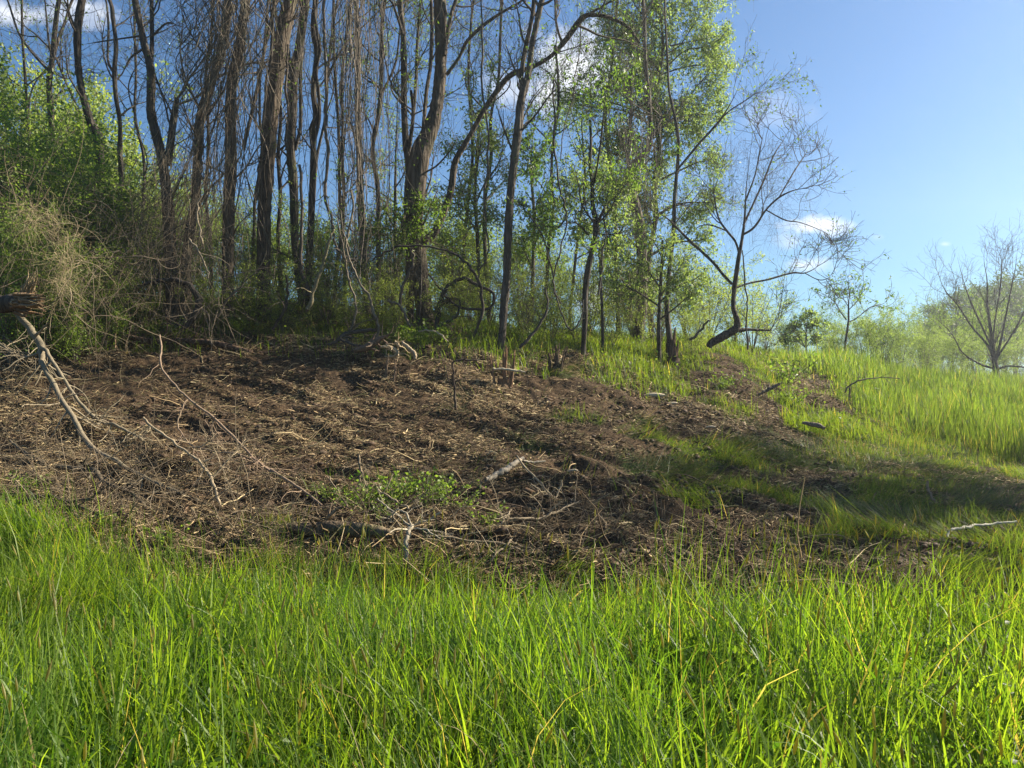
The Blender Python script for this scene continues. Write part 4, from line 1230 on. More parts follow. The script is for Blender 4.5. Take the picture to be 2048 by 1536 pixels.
vine('thick vine coiling in a loop low on the right side of the broad forked tree', [(871, 662, 9), (876, 630, 9), (882, 597, 9), (892, 578, 8), (903, 566, 7), (929, 558, 7), (955, 571, 6), (983, 584, 6), (989, 602, 6), (975, 616, 5), (955, 618, 5), (923, 613, 5), (897, 597, 5), (880, 575, 4), (858, 548, 4)], 15.4, seed=1, c=(.06, .05, .042), twig=6)
vine('long arching vine crossing in front of the broad forked tree and dropping to its right', [(745, 520, 3), (767, 506, 4), (790, 496, 4), (811, 492, 4), (851, 492, 4), (890, 501, 4), (915, 511, 5), (929, 524, 5), (945, 540, 6), (955, 558, 6), (965, 597, 6), (962, 636, 6), (944, 686, 6)], 14.8, seed=2, c=(.06, .05, .042), twig=8)
vine('dark rising limb of vine joining the loop beside the broad forked tree', [(866, 624, 7), (890, 606, 7), (905, 598, 6), (920, 600, 4)], 15.6, seed=3, c=(.06, .05, .042), twig=2)
vine('dark root-like vine curving right from the foot of the broad forked tree', [(871, 660, 6), (886, 648, 6), (905, 638, 6), (917, 620, 4), (920, 600, 3)], 15.3, seed=4, c=(.06, .05, .042), twig=2)
vine('long vine hanging free left of the slim forked trunk', [(962, 0, 3), (965, 78, 4), (965, 182, 4), (975, 260, 4), (976, 339, 4), (968, 400, 4), (972, 450, 3), (978, 500, 3), (960, 540, 3), (955, 575, 3)], 14.5, seed=5)
vine('thin vine hanging free with a kink right of the slim forked trunk', [(1112, 0, 2), (1113, 70, 2), (1112, 130, 3), (1105, 174, 3), (1110, 234, 4), (1110, 299, 4), (1120, 378, 4), (1131, 415, 4), (1132, 454, 3), (1123, 493, 3), (1110, 540, 3), (1108, 575, 3), (1122, 610, 2)], 14.2, seed=6, c=(.07, .06, .05))
vine('pair of thin vines crossing behind the kinked free vine', [(1161, 40, 2), (1160, 100, 2), (1150, 150, 2), (1147, 185, 2), (1128, 260, 2), (1122, 320, 2)], 15.5, seed=7)
vine('straight woody vine between the twisted double stem and the vine curtain', [(648, 0, 6), (648, 60, 6), (650, 104, 6), (652, 200, 6), (651, 260, 7), (657, 310, 6), (651, 390, 6), (662, 430, 5), (668, 460, 4)], 15.8, seed=8, c=(.14, .115, .09))
vine('pale crooked sapling stem angling up left of the vine curtain', [(612, 620, 9), (621, 605, 8), (634, 558, 7), (647, 522, 7), (656, 490, 6), (664, 467, 5), (668, 456, 3)], 14.2, seed=9, c=(.20, .17, .10), name='crooked_sapling', cat='stem', twig=5)
vine('vine curving down from the kinked mossy trunk to its foot', [(601, 330, 6), (604, 400, 6), (603, 470, 6), (604, 540, 7), (612, 570, 8), (618, 590, 9)], 15.5, seed=10)
vine('drooping vine loop between the vine curtain and the crooked stem', [(664, 455, 4), (669, 480, 4), (680, 505, 4), (700, 518, 4), (716, 524, 3)], 14.3, seed=11, twig=3)
vine('kinked pale vine ending in mid air in the vine curtain', [(703, 380, 4), (706, 420, 4), (700, 455, 5), (694, 480, 5), (700, 505, 4)], 14.4, seed=12, c=(.22, .18, .12), twig=3)
vine('leaning stem rising from the grass in front of the vine curtain, right one', [(752, 678, 6), (756, 650, 6), (745, 622, 6), (735, 590, 5), (718, 560, 4), (700, 520, 4), (690, 480, 3), (680, 420, 3)], 13.9, seed=13, c=(.17, .14, .10))
vine('leaning stem rising from the grass in front of the vine curtain, left one', [(694, 678, 5), (708, 640, 5), (712, 610, 4), (700, 570, 4), (694, 540, 4), (686, 500, 3), (676, 440, 3)], 14.0, seed=14, c=(.17, .14, .10))
vine('thin stems crossing low between the vine curtain and the broad forked tree', [(775, 600, 5), (800, 612, 5), (812, 635, 5), (822, 656, 4)], 14.4, seed=15, c=(.15, .12, .09), twig=3)
vine('forked dark stem leaning beside the broad forked tree', [(800, 610, 6), (808, 570, 6), (818, 545, 7), (826, 520, 6), (824, 500, 5)], 14.9, seed=16, c=(.10, .08, .06), twig=3)
vine('crooked vine hanging at the right flank of the thick clean trunk', [(576, 90, 4), (572, 160, 5), (575, 240, 5), (570, 300, 5)], 16.4, seed=17)
vine('dark vine wound down the left flank of the thick clean trunk', [(549, 0, 6), (545, 60, 6), (540, 120, 6), (533, 170, 6), (525, 260, 5), (518, 340, 5), (514, 400, 4)], 16.0, seed=18, c=(.08, .065, .05))
vine('gnarled dark stem bending up from the bank left of the thick clean trunk', [(545, 660, 5), (562, 635, 6), (572, 610, 6), (575, 580, 5), (570, 550, 4)], 14.6, seed=19, c=(.06, .05, .04), twig=5)
vine('dark leaning stem at the foot of the thin dark trunk', [(1040, 694, 6), (1062, 672, 6), (1082, 646, 5), (1094, 610, 4), (1090, 575, 3)], 14.0, seed=20, c=(.075, .065, .055), twig=4)
vine('vine draped in a shallow loop between two thin trunks at right of centre', [(1060, 430, 3), (1085, 470, 3), (1100, 530, 3), (1120, 620, 3), (1140, 660, 3), (1160, 640, 3), (1166, 600, 2)], 14.4, seed=21, c=(.08, .07, .055), twig=4)
vine('thin upright stem standing right of the bent base tree', [(1496, 700, 4), (1493, 640, 3), (1492, 580, 3), (1487, 530, 3), (1484, 500, 2)], 16.0, seed=22, c=(.09, .08, .065), name='thin_sapling', cat='stem', twig=6)
vine('bare limb angling up left of the bent base tree', [(1378, 682, 5), (1400, 662, 5), (1412, 648, 4), (1420, 640, 3)], 16.0, seed=23, c=(.10, .085, .07), name='leaning_sapling', cat='stem', twig=2)
vine('vine dangling between the thin dark trunk and the leafy crown', [(1196, 590, 4), (1203, 540, 4), (1206, 500, 4), (1212, 470, 3), (1205, 420, 3)], 14.9, seed=24, c=(.08, .07, .06), twig=3)
vine('dark arching trunk bridging the brambles left of the upright vine buried trunk', [(285, 570, 5), (305, 565, 8), (330, 560, 9), (355, 560, 9), (378, 570, 10), (395, 590, 12), (398, 612, 13), (385, 640, 12), (372, 655, 9)], 13.8, seed=25, c=(.05, .042, .035), name='arching_sapling', cat='stem', twig=14, S=8)
vine('pale broken vine hanging in front of the upright vine buried trunk', [(402, 390, 3), (396, 420, 4), (398, 450, 4), (404, 486, 4)], 13.6, seed=26, c=(.30, .24, .16), twig=1)
vine('slanting bare stem in front of the vine buried trunks', [(380, 476, 4), (398, 505, 4), (412, 530, 3), (418, 556, 3)], 13.5, seed=27, c=(.26, .21, .14), twig=1)
vine('forked thin sapling between the upright vine buried and thick clean trunks', [(430, 640, 5), (455, 600, 4), (490, 562, 3), (512, 540, 2), (535, 500, 2)], 14.0, seed=28, c=(.14, .115, .08), name='thin_sapling', cat='stem', twig=6)


def hang(rng, n, px0, px1, py0, py1, Y0, Y1, drift=0., wig=16., K=26, r=(.002, .006), dvar=25., clump=None):
    """thin strands hanging from py0 down to about py1"""
    x0 = rng.uniform(px0, px1, n)
    if clump is not None:
        x0 = rng.choice(clump, n) + rng.normal(0, 7, n)
    t = np.linspace(0, 1, K)[None, :]
    end = py1 - rng.uniform(0, 1, (n, 1)) ** 2.0 * (py1 - py0) * .75
    st = py0 + rng.uniform(-40, 0, (n, 1))
    py = st + (end - st) * t
    ph = rng.uniform(0, 6.28, (n, 4)); am = rng.normal(0, wig, (n, 4)) / np.array([1, 1.6, 2.6, 4])
    px = x0[:, None] + drift * t ** 1.3 + rng.normal(0, dvar, (n, 1)) * t
    for k in range(4):
        px = px + am[:, k:k + 1] * np.sin(ph[:, k:k + 1] + t * (3 + 5.5 * k))
    Y = rng.uniform(Y0, Y1, (n, 1)) + .15 * np.sin(ph[:, :1] + t * 7)
    P = np.stack([Y * (px - 1024) / F, Y + 0 * px, CAMZ + Y * (768 - py) / F], -1)
    R = rng.uniform(0, 1, (n, 1)) ** 2.5 * (r[1] - r[0]) + r[0]
    R = R * (1 + .0 * t)
    return P, R


def curls(rng, n, ctr, rad, L=(.5, 1.8), K=16, r=(.0015, .004), curl=.22, grav=.06, planar=.5):
    """looping brambles inside ellipsoids: ctr (m,3), rad (m,3)"""
    k = rng.integers(0, len(ctr), n)
    p = ctr[k] + rng.normal(0, .55, (n, 3)) * rad[k]
    d = unit(rng.normal(size=(n, 3)) * np.array([1, planar, 1]))
    ax = unit(rng.normal(size=(n, 3)) * np.array([planar, 1, planar]))
    w = rng.normal(0, curl, (n, 1))
    st = (rng.uniform(*L, n) / (K - 1))[:, None]
    P = [p]
    for i in range(K - 1):
        d = unit(d + np.cross(ax, d) * w + rng.normal(size=(n, 3)) * .09 - np.array([0, 0, grav]))
        p = p + d * st; P.append(p)
    P = np.stack(P, 1)
    # keep above the soil
    z = H(P[..., 0], P[..., 1]) + .01
    P[..., 2] = np.maximum(P[..., 2], z)
    R = (rng.uniform(0, 1, (n, 1)) ** 2 * (r[1] - r[0]) + r[0]) * np.linspace(1, .4, K)[None, :]
    return P, R


def stuff_strands(name, label, cat, sets, mat, side, seed):
    mb = MB(); rng = np.random.default_rng(seed)
    for (P, R, c) in sets:
        V, q = tubes(P, R, 3)
        n, K, _ = P.shape
        C = np.asarray(c)[None, :] * rng.uniform(.4, 1.35, (n, 1))
        mb.add(V, q, c=np.repeat(C, K * 3, 0))
        if side:
            P1, R1 = spawn(rng, P, R, int(n * side), .42, (30, 100), -.01, .26, 6, .6, .05, 1, .0014, .4)
            V, q = tubes(P1, R1, 3); mb.add(V, q, c=np.asarray(c))
    return tag(mb.build(name, mat, smooth=True), label, cat, kind='stuff')


rg = np.random.default_rng(77)
stuff_strands('vine_tangle', 'dense brown mass of thin dead vines smothering the two trunks left of the thick trunk', 'vine tangle',
              [(*hang(rg, 70, 400, 520, -120, 520, 14.6, 16.2, -60, 30, r=(.0025, .013), dvar=50), (.15, .12, .09)),
               (*hang(rg, 48, 430, 510, -120, 600, 14.6, 15.6, -20, 24, r=(.003, .013), dvar=22), (.17, .14, .10)),
               (*hang(rg, 50, 440, 520, -120, 420, 14.4, 15.4, -150, 30, r=(.002, .009), dvar=60), (.20, .16, .11)),
               (*curls(rg, 400, np.array([pt(410, 80, 15.3), pt(395, 200, 15.3), pt(450, 60, 15.5), pt(400, 320, 15), pt(475, 230, 15.6)]), np.array([[.6, .4, 1.0], [.5, .4, 1.0], [.5, .4, 1.0], [.6, .4, 1.0], [.4, .4, 1.2]]), (.5, 1.6), grav=.03), (.14, .115, .09))],
              M_TWIG, 1.6, 1)
stuff_strands('vine_curtain', 'curtain of thin woody vines hanging straight down between the twisted stem and the broad forked tree', 'vine curtain',
              [(*hang(rg, 46, 690, 730, -120, 560, 14.8, 16.2, 0, 11, r=(.004, .012), dvar=9, clump=[705, 712, 722]), (.17, .14, .11)),
               (*hang(rg, 40, 640, 800, -120, 640, 14.5, 17, 0, 24, r=(.002, .009), dvar=34), (.14, .115, .09)),
               (*hang(rg, 24, 740, 780, -120, 560, 15, 16.5, -6, 8, r=(.002, .007), dvar=10), (.16, .13, .10))],
              M_TWIG, 2.2, 2)
stuff_strands('fine_vines', 'fine dangling vine stems strung through the treetops along the whole ridge', 'vines',
              [(*hang(rg, 40, 0, 400, -120, 330, 14.5, 18, 0, 24, r=(.0015, .005), dvar=24), (.13, .11, .085)),
               (*hang(rg, 24, 540, 650, -120, 560, 15, 18, 0, 18, r=(.0025, .008), dvar=30), (.13, .11, .085)),
               (*hang(rg, 40, 800, 1130, -120, 560, 14.5, 18, 0, 22, r=(.0015, .006), dvar=45), (.10, .085, .065)),
               (*hang(rg, 26, 1130, 1330, -60, 560, 14.8, 18, 10, 14, r=(.0015, .005), dvar=20), (.10, .085, .065)),
               (*hang(rg, 60, 1235, 1320, 260, 660, 17, 18.3, 0, 8, r=(.002, .006), dvar=10), (.15, .13, .10)),
               (*hang(rg, 46, 1420, 1620, 300, 520, 16.6, 17.6, 0, 8, K=14, r=(.0012, .003), dvar=10), (.10, .085, .07))],
              M_TWIG, 2.0, 3)
stuff_strands('brush_tangle', 'brown heap of dead bramble canes piled below the vine covered trunks', 'brush tangle',
              [(*curls(rg, 420, np.array([pt(300, 470, 13.8), pt(250, 520, 13.4), pt(350, 440, 14), pt(390, 520, 14), pt(210, 440, 14), pt(330, 380, 14.5), pt(270, 400, 14.5), pt(420, 600, 13.8)]),
                      np.array([[.7, .5, .45], [.6, .5, .4], [.6, .5, .5], [.4, .5, .5], [.4, .4, .4], [.5, .4, .4], [.5, .4, .4], [.3, .4, .3]]), (.6, 2.2), curl=.14, grav=.05, r=(.002, .007)), (.19, .15, .105)),
               (*hang(rg, 120, 300, 470, 330, 650, 13.6, 14.6, -90, 14, K=18, r=(.002, .006), dvar=40), (.19, .15, .10))],
              M_TWIG, .7, 4)
stuff_strands('undergrowth_stems', 'thicket of thin bare stems and briars between the trunks along the ridge', 'thicket',
              [(*curls(rg, 260, np.array([pt(600, 560, 15), pt(680, 560, 15), pt(760, 580, 15), pt(720, 500, 15.5), pt(560, 590, 15.5), pt(800, 560, 15.5)]), np.array([[.5, .5, .6]] * 6), (.6, 1.8), curl=.13, grav=-.02), (.13, .11, .075)),
               (*curls(rg, 260, np.array([pt(930, 600, 15.5), pt(1000, 560, 16), pt(1060, 600, 15.5), pt(1100, 560, 16.5), pt(1230, 600, 17.5), pt(1280, 590, 17.5), pt(1400, 620, 17.5)]), np.array([[.5, .5, .6]] * 7), (.6, 1.8), curl=.13, grav=-.02), (.11, .095, .07)),
               (*curls(rg, 260, np.array([pt(1460, 400, 17), pt(1540, 370, 17), pt(1500, 330, 17), pt(1570, 430, 17)]), np.array([[.5, .4, .5]] * 4), (.4, 1.2), curl=.1, grav=.03, r=(.0012, .003)), (.10, .085, .07))],
              M_TWIG, 1.2, 5)
stuff_strands('pale_bramble_tangle', 'sunlit straw coloured bramble tangle drooping over the broken log at the left edge', 'bramble tangle',
              [(*curls(rg, 60, np.array([pt(110, 470, 10.5), pt(60, 430, 10.8), pt(150, 520, 10.2), pt(90, 540, 10.2), pt(130, 600, 10)]),
                      np.array([[.24, .3, .2], [.24, .3, .14], [.16, .3, .2], [.2, .3, .2], [.13, .2, .2]]), (.3, 1.3), curl=.10, grav=.02, r=(.0018, .006)), (.30, .24, .15)),
               (*curls(rg, 150, np.array([pt(105, 470, 10.4), pt(140, 520, 10.2), pt(60, 430, 10.6), pt(120, 560, 10.1)]),
                      np.array([[.20, .2, .14], [.16, .2, .14], [.2, .2, .12], [.12, .2, .12]]), (.2, .7), curl=.25, grav=.10, r=(.0016, .0036)), (.42, .34, .19)),
               (*curls(rg, 100, np.array([pt(90, 420, 11.5), pt(0, 330, 11.8), pt(30, 560, 11.3), pt(200, 540, 11.3), pt(230, 620, 11.3)]), np.array([[.4, .4, .4]] * 5), (.6, 1.8), curl=.10, grav=.06, r=(.0016, .006)), (.22, .17, .11))],
              M_STRAW, 1.3, 6)


stuff_strands('brush_pile', 'low pile of thin dead twigs and canes spread over the lower left of the bank', 'brush',
              [(*curls(rg, 420, np.array([on_ground(x, y, .12) for x, y in ((40, 7.4), (140, 7.2), (250, 7.0), (360, 6.8), (470, 6.7), (90, 8.0), (220, 7.8), (20, 9.0))]), np.array([[.45, .4, .08]] * 8), (.25, 1.1), K=10, curl=.07, grav=.05, r=(.0018, .006)), (.20, .155, .10)),
               (*curls(rg, 200, np.array([on_ground(x, y, .1) for x, y in ((620, 6.6), (760, 6.7), (900, 6.6), (1050, 6.7), (1180, 6.9))]), np.array([[.4, .35, .06]] * 5), (.2, .8), K=10, curl=.07, grav=.05, r=(.0016, .0045)), (.20, .155, .10))],
              M_STRAW, .8, 7)


# ---------------------------------------------------------------- fallen wood on and above the bank
def fallen(name, label, cat, limbs, seed, c=(.17, .13, .085), mat=None, S=8, twig=(10, .35), group=None, parts=True):
    """limbs: list of (points (px,py,width), (Y ...)); first limb is the thing itself, others its forks"""
    rng = np.random.default_rng(seed + 500)
    geo = []
    for pts, Ys in limbs:
        P, R, V, q = traced(rng, pts, Ys if len(Ys) == len(pts) else Ys[0], Ys[-1] if len(Ys) != len(pts) else None, S=S, wob=.014)
        geo.append((P, R, V, q))
    org = geo[0][0][len(geo[0][0]) // 2].copy()
    e = empty(name, org, label, cat, group)
    mat = mat or M_TWIG
    for i, (P, R, V, q) in enumerate(geo):
        MB().add(V, q, c=c).build('main_stem' if i == 0 else 'side_branch', mat, e, smooth=True, origin=org)
    if twig and twig[0]:
        mb = MB()
        for P, R, V, q in geo:
            P1, R1 = spawn(rng, P[None], R[None], twig[0], twig[1], (30, 75), .0, .2, 7, .5, .1, 1, .0014, .35)
            P2, R2 = spawn(rng, P1, R1, twig[0] * 2, twig[1] * .4, (30, 70), 0, .2, 5, .6, .2, 1, .001, .4)
            for PP, RR in ((P1, R1), (P2, R2)):
                V, q = tubes(PP, RR, 4); mb.add(V, q, c=np.asarray(c) * 1.25)
        mb.build('twigs', mat, e, smooth=True, origin=org)
    return e


PALE = (.30, .235, .15)
fallen('fallen_branch', 'long forked fallen branch arching down from the broken log at the left edge', 'branch',
       [([(30, 622, 12), (40, 632, 13), (60, 657, 14), (80, 690, 15), (83, 715, 11), (88, 735, 10), (111, 776, 10), (135, 817, 10), (161, 864, 10), (190, 899, 10), (229, 920, 9), (278, 949, 8), (322, 970, 8), (381, 996, 7), (440, 1022, 6), (480, 1042, 4)],
         (10.2, 10.1, 10.0, 9.9, 9.8, 9.7, 9.5, 9.2, 8.9, 8.6, 8.35, 8.0, 7.75, 7.45, 7.15, 6.95)),
        ([(84, 692, 9), (95, 706, 8), (117, 741, 7), (141, 779, 7), (176, 823, 7), (205, 846, 6), (234, 852, 6), (278, 876, 5), (311, 911, 5), (316, 952, 4)], (9.85, 9.0)),
        ([(84, 695, 5), (60, 712, 5), (25, 705, 5), (-10, 680, 4)], (9.85, 10.2))], 1, c=(.20, .165, .11), twig=(30, .45))
fallen('fallen_branch', 'dark crooked branch lying at the lower left behind the grass edge', 'branch',
       [([(18, 879, 4), (38, 896, 6), (59, 911, 9), (85, 925, 10), (111, 934, 10), (150, 938, 10), (188, 943, 11), (203, 958, 8), (220, 970, 7), (264, 987, 7), (293, 1016, 6), (300, 1040, 4)], (8.6, 7.0))], 2, c=(.10, .08, .055), twig=(16, .35))
fallen('bent_sapling', 'thin reddish sapling bent over from the bank down to the debris left of centre', 'sapling',
       [([(320, 670, 3), (324, 695, 4), (322, 732, 4), (346, 767, 4), (378, 797, 4), (439, 846, 5), (483, 890, 5), (521, 928, 5), (550, 946, 6), (594, 972, 6), (638, 1005, 5), (667, 1025, 4)], (9.2, 7.0)),
        ([(376, 797, 3), (359, 826, 3), (358, 858, 3), (381, 888, 3), (425, 902, 3), (469, 908, 4), (513, 917, 4)], (8.5, 7.9)),
        ([(410, 840, 2), (470, 925, 2), (510, 925, 4), (552, 948, 5)], (8.3, 7.6))], 3, c=(.24, .17, .115), twig=(16, .4), S=6)
fallen('broken_branch', 'pale peeled branch with broken tip standing among the debris left of centre', 'branch',
       [([(287, 836, 3), (300, 850, 5), (337, 876, 5), (365, 898, 5), (393, 917, 5), (410, 935, 6), (422, 955, 7), (432, 985, 7), (441, 1018, 6)], (7.9, 7.1)),
        ([(298, 848, 3), (299, 866, 3)], (7.9, 7.9)), ([(424, 956, 4), (460, 915, 3), (498, 876, 2)], (7.4, 7.6)), ([(438, 995, 3), (455, 975, 2), (458, 965, 2)], (7.2, 7.3)), ([(365, 900, 2), (405, 890, 3), (428, 872, 2)], (7.7, 7.6))],
       4, c=PALE, twig=(10, .3), S=6)
fallen('fallen_branch', 'bare branch slanting down to the grass edge at lower left', 'branch',
       [([(130, 998, 3), (144, 1005, 5), (190, 1024, 6), (234, 1040, 7), (278, 1057, 8), (322, 1084, 7), (345, 1098, 5)], (7.0, 6.3)), ([(144, 1008, 6), (150, 1028, 7), (165, 1045, 5)], (6.9, 6.6))], 5, c=(.13, .10, .07), twig=(12, .3))
fallen('fallen_branch', 'dark wavy branch at the left edge along the top of the grass', 'branch',
       [([(-20, 1060, 6), (10, 1035, 7), (28, 1010, 7), (60, 1000, 7), (95, 990, 6), (130, 1002, 7), (175, 1000, 5), (200, 985, 4)], (6.9, 6.8)), ([(95, 990, 5), (100, 1010, 6), (90, 1035, 5)], (6.85, 6.7))], 6, c=(.07, .055, .04), twig=(10, .25))
fallen('bare_log', 'short pale barked stick lying level near the left grass edge', 'stick', [([(88, 1020, 8), (110, 1024, 9), (140, 1030, 9), (165, 1033, 7)], (7.0, 7.0))], 7, c=PALE, twig=None)
fallen('dead_branch', 'thin upright broken branch near the left of the green weeds', 'branch',
       [([(717, 907, 4), (720, 935, 5), (719, 965, 4), (705, 1000, 3), (698, 1010, 3)], (7.6, 7.4)), ([(720, 935, 3), (728, 960, 3), (735, 1000, 3)], (7.6, 7.3)), ([(658, 955, 3), (670, 975, 3), (690, 1005, 4), (712, 1035, 3)], (7.3, 7.0))], 8, c=(.20, .155, .10), twig=(10, .28), S=6)
fallen('dead_branch', 'slanting bare twig above the green weeds', 'branch', [([(755, 978, 4), (775, 993, 4), (800, 1008, 4), (820, 1018, 5)], (7.2, 6.9))], 9, c=PALE, twig=(5, .2), S=6)
fallen('bent_root', 'bleached bent root standing up at the edge of the tall grass in the centre', 'root',
       [([(823, 1050, 8), (818, 1064, 10), (813, 1080, 9), (811, 1100, 9), (814, 1116, 7), (824, 1136, 4)], (6.15, 5.9)), ([(822, 1052, 5), (800, 1035, 4), (778, 1018, 3), (755, 995, 3)], (6.15, 6.5)),
        ([(822, 1050, 4), (812, 1030, 4), (795, 1022, 3), (786, 1032, 3), (782, 1045, 2)], (6.15, 6.3)), ([(822, 1054, 4), (850, 1060, 4), (880, 1075, 3)], (6.15, 6.0)), ([(825, 1052, 3), (850, 1042, 3), (880, 1025, 4)], (6.15, 6.2))],
       10, c=(.33, .28, .20), twig=(4, .2))
fallen('bleached_stick', 'short bleached stick lying aslant in the middle of the bank', 'stick', [([(972, 960, 9), (985, 954, 11), (1003, 943, 11), (1019, 934, 11), (1035, 922, 9), (1047, 916, 7)], (8.5, 8.9)), ([(1045, 920, 4), (1065, 925, 4), (1090, 922, 3)], (8.9, 9.1))],
       11, c=(.38, .32, .24), twig=None)
fallen('bleached_stick', 'long white bent stick lying on the flattened grass at the right', 'stick', [([(1896, 1072, 4), (1900, 1064, 5), (1915, 1057, 6), (1931, 1054, 6), (1960, 1051, 5), (1990, 1048, 5), (2034, 1041, 4)], (7.1, 7.4))], 12, c=(.50, .46, .36), twig=None)
fallen('curved_stick', 'small curved reddish stick poking up out of the grass at right', 'stick', [([(1853, 963, 4), (1856, 975, 5), (1860, 988, 5), (1868, 1000, 4), (1874, 1006, 3)], (8.6, 8.5))], 13, c=(.30, .2, .13), twig=None)
fallen('dead_stake', 'dark dead stem standing upright on the bank with its top snapped over', 'stem', [([(913, 842, 7), (911, 815, 6), (909, 785, 5), (907, 755, 4), (906, 724, 4)], (11.3, 11.2)), ([(906, 724, 3), (925, 720, 4), (955, 722, 3)], (11.2, 11.2))], 14, c=(.07, .05, .038), twig=(6, .3), S=6)
fallen('bare_twig', 'tall slanting twig right of the bleached stick', 'twig', [([(1033, 912, 3), (1055, 938, 4), (1080, 965, 4), (1102, 990, 4), (1118, 1010, 3)], (8.2, 7.5)), ([(1124, 960, 3), (1115, 990, 4), (1106, 1010, 4), (1090, 1030, 3)], (7.6, 7.4)), ([(1063, 968, 3), (1082, 982, 3), (1096, 995, 3)], (7.7, 7.6))],
       15, c=PALE, twig=(8, .25), S=6)
fallen('bare_twig', 'thin forked twig standing at the grass edge right of the bent root', 'twig', [([(1022, 1020, 3), (1014, 1030, 4), (1002, 1050, 5), (984, 1075, 4)], (6.7, 6.4)), ([(980, 1120, 4), (1000, 1100, 5), (1020, 1082, 4), (1025, 1078, 3)], (6.0, 6.2)), ([(880, 1075, 4), (950, 1082, 4), (1010, 1090, 4), (1060, 1105, 4), (1130, 1110, 5), (1180, 1095, 4)], (6.1, 6.1)), ([(1010, 1040, 5), (1080, 1035, 5), (1120, 1020, 4), (1160, 1000, 3)], (6.5, 7.2))],
       16, c=(.24, .19, .125), twig=(12, .3), S=6)
fallen('buried_log', 'mossy half buried log along the foot of the bank', 'log', [([(570, 1052, 14), (600, 1056, 26), (650, 1057, 30), (700, 1060, 30), (750, 1064, 27), (790, 1070, 16)], (6.55, 6.3))], 17, c=(.17, .125, .08), mat=M_BARK_MOSS, twig=(5, .3), S=14)
fallen('fallen_log', 'long low trunk lying along the upper edge of the bank at left', 'log', [([(190, 676, 6), (230, 672, 9), (250, 673, 11), (300, 683, 12), (340, 682, 10), (365, 681, 11), (400, 684, 12), (443, 690, 13), (480, 700, 13), (512, 711, 12), (545, 722, 9)], (14.3, 13.6))], 18, c=(.12, .075, .05), mat=M_BARK, twig=(10, .5), S=12)
fallen('dark_branch', 'dark crooked branch lying on the grass below the vine curtain', 'branch', [([(655, 690, 5), (676, 680, 7), (690, 668, 8), (712, 664, 8), (733, 661, 8), (755, 660, 6)], (13.6, 13.9)), ([(680, 678, 5), (705, 690, 5), (735, 694, 4)], (13.5, 13.3))], 19, c=(.08, .065, .05), twig=(8, .35))
fallen('splintered_root', 'thick torn root lying at the top of the bank below the vine curtain', 'root', [([(708, 702, 9), (725, 698, 13), (740, 690, 15), (753, 682, 13), (766, 674, 8), (778, 672, 3)], (13.2, 13.2))], 20, c=(.16, .11, .075), mat=M_WOOD, twig=(10, .3), S=10)
fallen('pale_root', 'forked pale root on the crest left of the broad forked tree', 'root', [([(762, 694, 5), (780, 695, 7), (792, 702, 8), (798, 712, 6)], (13.0, 12.9)), ([(790, 684, 5), (797, 690, 6), (800, 696, 5)], (13.1, 13.0)), ([(770, 712, 3), (785, 713, 5), (796, 705, 4)], (12.9, 12.9))], 21, c=(.36, .28, .17), twig=(5, .2))
fallen('curved_root', 'curved bleached root end on the crest just left of the broad forked tree', 'root', [([(804, 684, 4), (810, 690, 7), (820, 698, 8), (829, 708, 8), (831, 718, 6)], (13.0, 12.8))], 22, c=(.32, .25, .16), twig=None)
fallen('thin_branch', 'thin pale branch arching over the grass right of the broad forked tree foot', 'branch', [([(838, 662, 3), (860, 661, 3), (880, 668, 3), (897, 684, 2)], (13.8, 13.6))], 23, c=(.36, .3, .2), twig=None, S=5)
fallen('thin_branch', 'white torn branch lying by the splintered stump right of centre', 'branch', [([(985, 738, 4), (1005, 739, 5), (1030, 741, 5), (1050, 745, 3)], (12.3, 12.2))], 24, c=(.45, .38, .26), twig=None, S=6)
fallen('dark_branch', 'low dark branch angling up at the right end of the bank crest', 'branch', [([(1518, 789, 4), (1530, 783, 6), (1545, 775, 7), (1560, 768, 5)], (14.4, 14.5))], 25, c=(.10, .08, .065), twig=(5, .25), S=6)
fallen('dark_branch', 'wispy dark twigs sticking up over the edge of the right meadow', 'branch', [([(1690, 785, 3), (1700, 770, 3), (1725, 760, 3), (1760, 755, 2), (1800, 757, 2)], (15.6, 15.8)), ([(1700, 800, 2), (1698, 775, 3)], (15.6, 15.6))], 26, c=(.12, .10, .08), twig=(10, .3), S=5)
fallen('rotten_log', 'small rotten log lying against the meadow edge at right', 'log', [([(1606, 846, 5), (1620, 848, 9), (1635, 851, 10), (1650, 856, 6)], (12.6, 12.4))], 27, c=(.25, .19, .14), mat=M_WOOD, twig=None)
for i, (px, py, Y, w, lab) in enumerate([(1310, 766, 13.6, 10, 'white split block of wood on the crest right of centre'), (1345, 774, 13.4, 6, 'flat pale chip of wood beside the white split block'),
                                         (1422, 829, 12.2, 5, 'small pale chip of wood below the crest, in the shaded grass'), (1430, 999, 8.4, 6, 'pale splinter lying in the right hand grass, nearest of the chips'),
                                         (1298, 920, 9.7, 5, 'pale splinter on the lip of the hollow in mid bank'), (1146, 937, 9.2, 5, 'white chip on bare soil right of the bleached stick')]):
    rg2 = np.random.default_rng(i + 300)
    g = on_ground(px, Y, .02); row = 768 - (g[2] - CAMZ) / Y * F
    P, R, V, q = traced(rg2, [(px - w * 2.2, row, w * .5), (px - w, row - 1, w), (px + w * .8, row - 1.5, w * .95), (px + w * 2, row - 1, w * .45)], Y, Y, n=9, S=6, wob=.004)
    tag(MB().add(V, q, c=(.50, .42, .30)).build('wood_chip', M_WOOD, origin=g), lab, 'wood chip')


